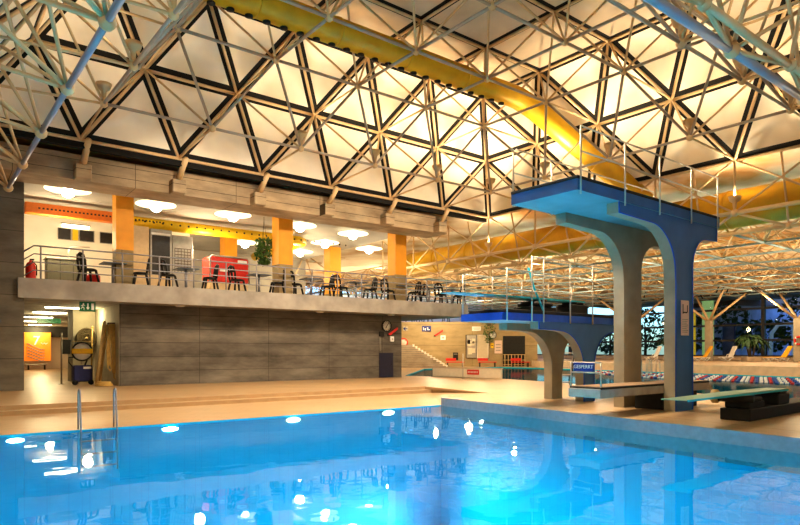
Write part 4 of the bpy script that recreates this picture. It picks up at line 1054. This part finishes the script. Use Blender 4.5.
# ================================================================== far swimming hall
ZL = .55
def led_pt(px, Y): return Vector(((px-CX)/FPX*Y, Y, ZL))
# branching columns
def tree_column(px, Y, lab, w=.55, ztop=4.3):
    p = led_pt(px, Y); t = thing('branching_column', lab, 'column', p, WW.rz, 'branching columns along the windows')
    MB().bbox(-w/2, w/2, -w/2, w/2, 0, ztop-ZL, .04).build('post', 'tower_tan', parent=t)
    for sx in (-1, 1):
        for sy in (-1, 1):
            a = MB().tube((sx*.12, sy*.12, ztop-ZL-.05), (sx*2.3, sy*2.3, 6.75-ZL), .12, 8, .10).build('arm', 'cream', parent=t, fix=False)
            b = MB()
            for k in (-.25, .05, .35): b.tube((sx*(2.15+k), sy*(2.15-k), 6.55-ZL), (sx*(2.55+k), sy*(2.55-k), 7.0-ZL), .06, 5)
            b.build('bracket', 'black', parent=a, fix=False)
    return t
for px, Y, lab in ((709, 57, 'concrete column with cream branching arms just past the tall tower leg'), (798, 53, 'concrete column with cream branching arms at the frame edge by the yellow lounger'), (632, 62, 'concrete column with branching arms half hidden behind the rear leg of the tall tower')): tree_column(px, Y, lab)
b_ = thing('red_lifebuoy', 'red and white lifebuoy hung on the column at the frame edge', 'lifebuoy', led_pt(798, 53)+Vector((-.2, -.45, 2.35-ZL)), WW.rz)
rb = MB().path([(0, math.cos(2*PI*i/24)*.32, math.sin(2*PI*i/24)*.32) for i in range(24)], .09, 8, True).build('ring', 'red', parent=b_, fix=False)
for k in range(4):
    a = PI/4+PI/2*k; MB().path([(0, math.cos(a+d)*.32, math.sin(a+d)*.32) for d in (-.2, 0, .2)], .096, 8).build('band', 'white', parent=rb, fix=False)
# loungers
def lounger(px, Y, rz, lab, upright=False, col='cushion'):
    t = thing('sun_lounger', lab, 'sun lounger', led_pt(px, Y), rz, 'loungers on the sun terrace')
    MB().bbox(-.8, .95, -.33, .33, .36, .43, .02).build('bed', 'white' if col == 'white' else col, parent=t)
    a = 58 if not upright else 70; ca, sa = math.cos(math.radians(a)), math.sin(math.radians(a))
    MB().prism([(.95, .36), (.95+1.15*ca, .36+1.15*sa), (.95+1.15*ca-.07*sa, .36+1.15*sa+.07*ca), (.88, .43)], -.33, .33).build('backrest', col, parent=t)
    for sy in (-.3, .3):
        MB().path([(-.8, sy, .33), (1.3, sy, .33)], .03, 6).build('side_rail', 'white', parent=t, fix=False)
        MB().path([(-.7, sy, .33), (-.4, sy, .02), (-.05, sy, .33), (.3, sy, .02), (.65, sy, .33), (1.0, sy, .02), (1.25, sy, .33)], .035, 6).build('leg', 'white', parent=t, fix=False)
    return t
lounger(773, 53.5, .0, 'white framed lounger with a raised yellow backrest near the frame edge')
lounger(694, 56, -.1, 'white framed lounger with a raised yellow backrest beside the tall tower leg')
def armchair(px, Y, rz, lab):
    t = thing('reclining_chair', lab, 'chair', led_pt(px, Y), rz, 'white reclining chairs on the sun terrace')
    MB().bbox(-.75, .3, -.3, .3, .34, .40, .02).build('seat', 'white', parent=t); MB().prism([(.25, .36), (.72, 1.32), (.64, 1.36), (.18, .40)], -.3, .3).build('backrest', 'white', parent=t)
    for sy in (-.28, .28):
        MB().path([(-.1, sy, .02), (.1, sy, .62), (.45, sy, .66)], .03, 6).build('armrest', 'white', parent=t, fix=False); MB().path([(-.7, sy, .36), (-.2, sy, .02), (.35, sy, .38)], .03, 6).build('leg', 'white', parent=t, fix=False)
    return t
armchair(728, 55, .1, 'white reclining chair between the branching column and the potted palm'); armchair(653, 57, .1, 'white reclining chair seen between the two legs of the tall tower')
# potted palm
def palm(px, Y, hgt, lab, n=16, planter=True, z=ZL, seed=1):
    rnd = random.Random(seed); p = led_pt(px, Y); p.z = z; t = thing('potted_palm', lab, 'plant', p)
    if planter: MB().bbox(-.6, .6, -.6, .6, 0, .42, .05).build('planter', 'stone', parent=t)
    for k in range(5):
        a = 2*PI*k/5; x, y = .3*math.cos(a), .25*math.sin(a); h = hgt*rnd.uniform(.5, .75)
        MB().path([(x*.5, y*.5, .3), (x, y, h*.5), (x*1.5, y*1.5, h)], [.07, .055, .04], 7).build('trunk', 'bark', parent=t, fix=False)
        b = MB()
        for f in range(n):
            th = rnd.uniform(0, 2*PI); L = rnd.uniform(.9, 1.5); up = rnd.uniform(.1, .8); pts = []
            for i in range(6):
                s = i/5; pts.append(Vector((x*1.5+math.cos(th)*L*s, y*1.5+math.sin(th)*L*s, h+up*s*1.0-1.1*s*s)))
            sd = Vector((-math.sin(th), math.cos(th), 0))
            for i in range(5):
                w0, w1 = .13*math.sin(PI*(i/5*.9+.1)), .13*math.sin(PI*min(1, ((i+1)/5*.9+.1)))
                b.poly([pts[i]-sd*w0, pts[i]+sd*w0, pts[i+1]+sd*w1, pts[i+1]-sd*w1])
        b.build('fronds', 'darkleaf', parent=t, fix=False)
    return t
palm(751, 55, 3.4, 'bushy dark palm in a pale stone planter before the windows'); palm(672, 59, 3.2, 'dark palm before the windows, partly hidden behind the tall tower leg', seed=4)
# lane ropes
def lane_rope(p, q, lab):
    p, q = Vector(p), Vector(q); d = q-p; L = d.length; d.normalize(); t = thing('lane_rope', lab, 'lane rope', (p.x, p.y, -.05), math.atan2(d.y, d.x), 'lane ropes on the swimming pool')
    MB().tube((0, 0, 0), (L, 0, 0), .02, 5).build('cable', 'lane_blue', parent=t, fix=False)
    n = min(100, int(L/.24)); sp = L/n
    for i in range(n): MB().lathe([(.02, -.075), (.055, -.07), (.06, 0), (.055, .07), (.02, .075)], n=8).build('float', ('lane_white', 'lane_blue', 'lane_red', 'lane_white')[i % 4], parent=t, loc=(sp*(i+.5), 0, 0), fix=False).rotation_euler = (0, PI/2, 0)
    return t
for k, lab in enumerate(('lane rope of red white and blue floats closest to the sun terrace', 'second lane rope of coloured floats from the sun terrace', 'third lane rope of coloured floats from the sun terrace', 'lane rope of coloured floats farthest from the sun terrace')):
    o = Vector((-.85, -.5))*(1.0+1.7*k); lane_rope(Vector((25.0, 30.1))+o, Vector((25.0, 30.1))+Vector((-.498, .867))*(21-2.6*k)+o, lab)
# handrails of the lap pool seen between the legs
for px, lab in ((646, 'thin steel pool handrail below the reclining chair between the tall tower legs'), (656, 'thin steel pool handrail beside the front leg of the tall tower')):
    p = on_z(px, 377, 0); o = thing('pool_handrail', lab, 'handrail', (p.x, p.y, 0), WW.rz)
    for y in (0, .5): MB().path([(0, y, 0), (0, y, .95), (.15, y, 1.05), (.4, y, .95), (.45, y, 0)], .025, 6).build('rail', 'steel', parent=o, fix=False)
# ================================================================== outside the windows
gr_ = MB().extr([(38, 70), (90, 5), (140, 60), (60, 130), (25, 100)], -.1, .3).build('floor_garden', 'darkleaf'); struct(gr_)
def tree(x, y, h, r, lab, seed, m='darkleaf'):
    rnd = random.Random(seed); t = thing('garden_tree', lab, 'tree', (x, y, .3), 0, 'trees outside the windows')
    MB().path([(0, 0, 0), (.1, 0, h*.3), (0, .1, h*.7)], [.22, .18, .08], 8).build('trunk', 'bark', parent=t, fix=False)
    b = MB()
    for k in range(420):
        u, v = rnd.uniform(0, 2*PI), rnd.uniform(-1, 1); q = rnd.uniform(.5, 1)**.5; s = math.sqrt(1-v*v)
        c = Vector((r*q*s*math.cos(u), r*q*s*math.sin(u), h*.58+h*.42*q*v)); a = rnd.uniform(.2, .5)
        d = Vector((rnd.uniform(-1,1), rnd.uniform(-1,1), rnd.uniform(-1,1))).normalized(); e = d.orthogonal().normalized()
        b.poly([c-d*a, c+e*a*.6, c+d*a, c-e*a*.6])
    b.build('crown', m, parent=t, fix=False); return t
for k, (px, Y, h, r, m, lab) in enumerate(((690, 78, 6, 2.6, 'darkleaf', 'dark bushy tree outside behind the column beside the tall tower'), (728, 80, 7.5, 3.0, 'darkleaf', 'dark tree outside between the branching column and the palm'), (765, 74, 5, 2.5, 'leaf', 'lighter green tree outside above the yellow lounger'), (800, 76, 8, 2.6, 'darkleaf', 'tall dark tree outside at the frame edge'), (645, 84, 7, 3, 'darkleaf', 'dark tree outside seen between the legs of the tall tower'), (610, 92, 5, 2.4, 'darkleaf', 'small dark tree outside behind the low tower'))):
    tree((px-CX)/FPX*Y, Y, h, r, lab, k+11, m)
def pyl(name, lab, cat, px, Y, w, z1_, m):
    o = thing(name, lab, cat, ((px-CX)/FPX*Y, Y, .3), WW.rz); MB().bbox(-.15, .15, -w/2, w/2, 0, z1_-.3, .05).build('shaft', m, parent=o); MB().bbox(-.2, .2, -w/2-.05, w/2+.05, z1_-.3, z1_-.2, .02).build('cap', m, parent=o); return o
pyl('garden_pylon', 'pale green lit panel standing outside the windows near the tall tower', 'panel', 708, 72, 1.3, 7.2, 'palegreen'); pyl('garden_pylon', 'narrow yellow panel outside, right beside the blue tower leg', 'panel', 692, 70, .8, 5.8, 'yellowlit'); pyl('garden_pylon', 'blue panel outside behind the potted palm', 'panel', 729, 72, 1.4, 4.6, 'signblue')
hs = thing('pale_house', 'pale blue house with a pitched roof outside beyond the trees', 'house', ((775-CX)/FPX*95, 95, .3), .3)
MB().box(-9, 12, 0, 8, 0, 8).build('wall', 'duskwall', parent=hs); MB().prism([(-9.6, 8), (12.6, 8), (1.5, 13)], -.5, 8.5).build('roof', 'duskroof', parent=hs)
for k in range(5): MB().box(-7.5+3.6*k, -6+3.6*k, -.06, 0, 3.2, 5.4).build('window', 'darkglass', parent=hs)
ws = thing('water_slide', 'pale blue curved slide tube outside near the frame edge', 'water slide', ((783-CX)/FPX*71, 71, .3), WW.rz)
MB().path([(0, -1.5, 4.3), (0, .5, 4.2), (0, 1.2, 3.2), (0, 1.3, .2)], .22, 10).build('tube', 'paleblue', parent=ws, fix=False); MB().tube((0, -1.0, 0), (0, -1.0, 4.2), .12, 8).build('support', 'paleblue', parent=ws)
# ================================================================== lights
WARM = (1., .62, .27); WARM2 = (1., .74, .44)
def flood(p, up, power, label):
    t = thing('floodlight', label, 'lamp', p, 0, 'uplights on the space frame nodes')
    MB().lathe([(.05, .0), (.07, .1), (.08, .26), (.19, .34), (.24, .5), (.22, .5), (.16, .38), (.0, .32)], n=16).build('bowl', 'cream', parent=t, fix=False)
    l = light('SPOT', (0, 0, .44), (1., .78, .50), power, 'bulb_light', .12, None, 165, .8, parent=t)
    l.rotation_euler = Vector(up).to_track_quat('-Z', 'Y').to_euler()
    return t
fl = []
for k, p in enumerate(l1[0]): fl.append((p, (1500, 950, 620, 400, 0, 230)[k], -N3))
for k, p in enumerate(l1[1][1:]): fl.append((p, (1200, 700, 420, 350)[k], U3))
for k, p in enumerate(l1[2][1:]): fl.append((p, 450, N3))
for k, p in enumerate(l1[3][1:-1]): fl.append((p, 350, -U3))
for k, (p, e, out) in enumerate(fl):
    if e: flood(Vector(p)+Vector((0, 0, .12)), out*.75+Vector((0, 0, 1)), e, 'cream bowl uplight standing on a lower node of the high space frame')
for k in (3, 5, 7):
    flood(cb1[k]+Vector((0, 0, .14)), Vector((.3, 0, 1)), 800, 'cream bowl uplight standing on the chord of the long lattice girder')
# added fill for the deck: bare spots below the lower nodes
for i, j in ((1, 1), (2, 1), (3, 1), (1, 2), (2, 2), (3, 2)):
    p = lgrid(i, j); light('SPOT', (p.x, p.y, p.z-.3), (1., .79, .56), 3500, 'deck_fill_light', .1, (0, 0, -1), 150, .9)
# added fill spots, without fittings, brightening the gallery front and the beam
for k in range(5):
    p = l1[0][k]; light('SPOT', (p.x, p.y, p.z-.5), (1., .80, .58), 650, 'wall_fill_light', .1, -N3+Vector((0, 0, -.55)), 120, .9)
# added fill around the camera, warming the nearest struts and the deck
for X, Y in ((-6, -3), (5, -4), (13, 3), (-14, 3)): light('POINT', (X, Y, 6.2), (1., .80, .58), 800, 'near_fill_light', .2)
# low hall
for x, y, e in ((9, 6, 1500), (9, -6, 1500), (9, -18, 1500), (20, 8, 1500), (22, -6, 1500), (22, -18, 1500), (32, -2, 1200), (12, 18, 2500), (22, 22, 2500), (6, 26, 2500)):
    p = RF.w(x, y, 5.4); light('POINT', p, (1., .76, .48), e*.5, 'hall_light', .15)
for x, y in ((7, 2), (9, -9), (14, 8), (15, -4), (17, -16), (24, 2), (26, -12), (8, 22), (12, -24)):
    light('POINT', RF.w(x, y, 8.35), (1., .84, .60), 170, 'ceiling_light', .12)
# ceiling light of the gallery, rear area and corridor
for px, d, e in ((60, -3, 380), (200, -3, 420), (300, -4, 420), (390, -4, 420), (150, -9, 400), (300, -10, 400)):
    p = WL.w(gx(px, d), -d, 6.6); light('POINT', p, (1., .80, .52), e, 'gallery_light', .25)
for px, y in ((88, 3.6), (50, 10), (40, 20), (40, 28)):
    p = WL.w(WL.x_at(px, y)[0], y, 3.1); light('POINT', p, (1., .82, .45), 130 if px == 88 else 300, 'corridor_light', .2)
for X, Y, e in ((-1, 52, 420), (6, 54, 420)): light('POINT', (X, Y, 4.6), (1., .75, .38), e, 'rear_light', .3)
for X, Y, e in ((20, 30, 500), (30, 45, 500), (14, 45, 500)): light('POINT', (X, Y, 5.5), (1., .78, .5), e, 'pool_hall_light', .3)
# underwater floodlights
e_in = Vector((.60, -.80))
for px, py in ((15, 441.5), (170, 432.0), (293, 421.8), (388, 411.8), (-160, 460)):
    r_ = (px-CX)/FPX; d_ = Vector((.802, .597)); k_ = (r_*K.y-K.x)/(d_.x-r_*d_.y); q = K+d_*k_
    t = thing('underwater_light', 'glowing oval light set in the pool wall just under the water beside the terrace', 'lamp', (q.x, q.y, -.37), math.atan2(e_in.y, e_in.x), 'underwater lights along the terrace edge')
    MB().ball((.02, 0, 0), 1, 16, 8, (.05, .20, .055)).build('lens', 'uw', parent=t)
    b = MB(); b.path([(.01, .24*math.cos(2*PI*i/24), .085*math.sin(2*PI*i/24)) for i in range(24)], .018, 6, True); b.build('bezel', 'steel', parent=t, fix=False)
    light('SPOT', (.15, 0, -.1), (.80, .95, 1.), 2300, 'beam_light', .12, (1, 0, -1.1), 96, .9, parent=t)
for k in range(6):  # unseen spots added along the deep-end wall to light the basin
    q = pr(2+3.3*k); light('SPOT', (q.x-.25, q.y-.15, -1.6), (.8, .95, 1.), 2300, 'basin_fill_light', .15, (-.859, -.513, -1.1), 96, .9)
for k in range(4):  # more added spots at the near wall, evening out the basin light
    q = Vector((-13+6.5*k, 2.9)); light('SPOT', (q.x, q.y, -1.6), (.8, .95, 1.), 1300, 'basin_fill_light', .15, (.2, 1, -1.1), 96, .9)
for X, Y in ((14, 24), (12, 38), (22, 26)): light('SPOT', (X, Y, -.3), (.8, .95, 1.), 1800, 'lap_fill_light', .2, (0, 0, -1), 140, .8)  # added spots without fittings that brighten the lap pool
# dusk outside
wd = bpy.data.worlds.new('world'); bpy.context.scene.world = wd; wd.use_nodes = True; nt = wd.node_tree
sky = nd(nt, 'ShaderNodeTexSky'); sky.sky_type = 'NISHITA'; sky.sun_elevation = math.radians(6); sky.sun_rotation = math.radians(200); sky.sun_disc = False
bgn = nt.nodes['Background']; mixc = nd(nt, 'ShaderNodeMix', data_type='RGBA', blend_type='MULTIPLY'); mixc.inputs[0].default_value = 1; mixc.inputs[7].default_value = (.28, .55, 1.3, 1)
nt.links.new(sky.outputs[0], mixc.inputs[6]); nt.links.new(mixc.outputs[2], bgn.inputs[0]); bgn.inputs[1].default_value = 1.0
# ================================================================== camera
cam = bpy.data.cameras.new('camera'); co = bpy.data.objects.new('camera', cam); C.objects.link(co)
co.location = (0, 0, H); co.rotation_euler = (PI/2, 0, 0); cam.sensor_width = 36; cam.lens = FPX/800*36
cam.shift_y = (HY-262.5)/800; cam.clip_end = 500
bpy.context.scene.camera = co
vs_ = bpy.context.scene.view_settings; vs_.view_transform = 'Standard'; vs_.look = 'Medium High Contrast'; vs_.exposure = -.38
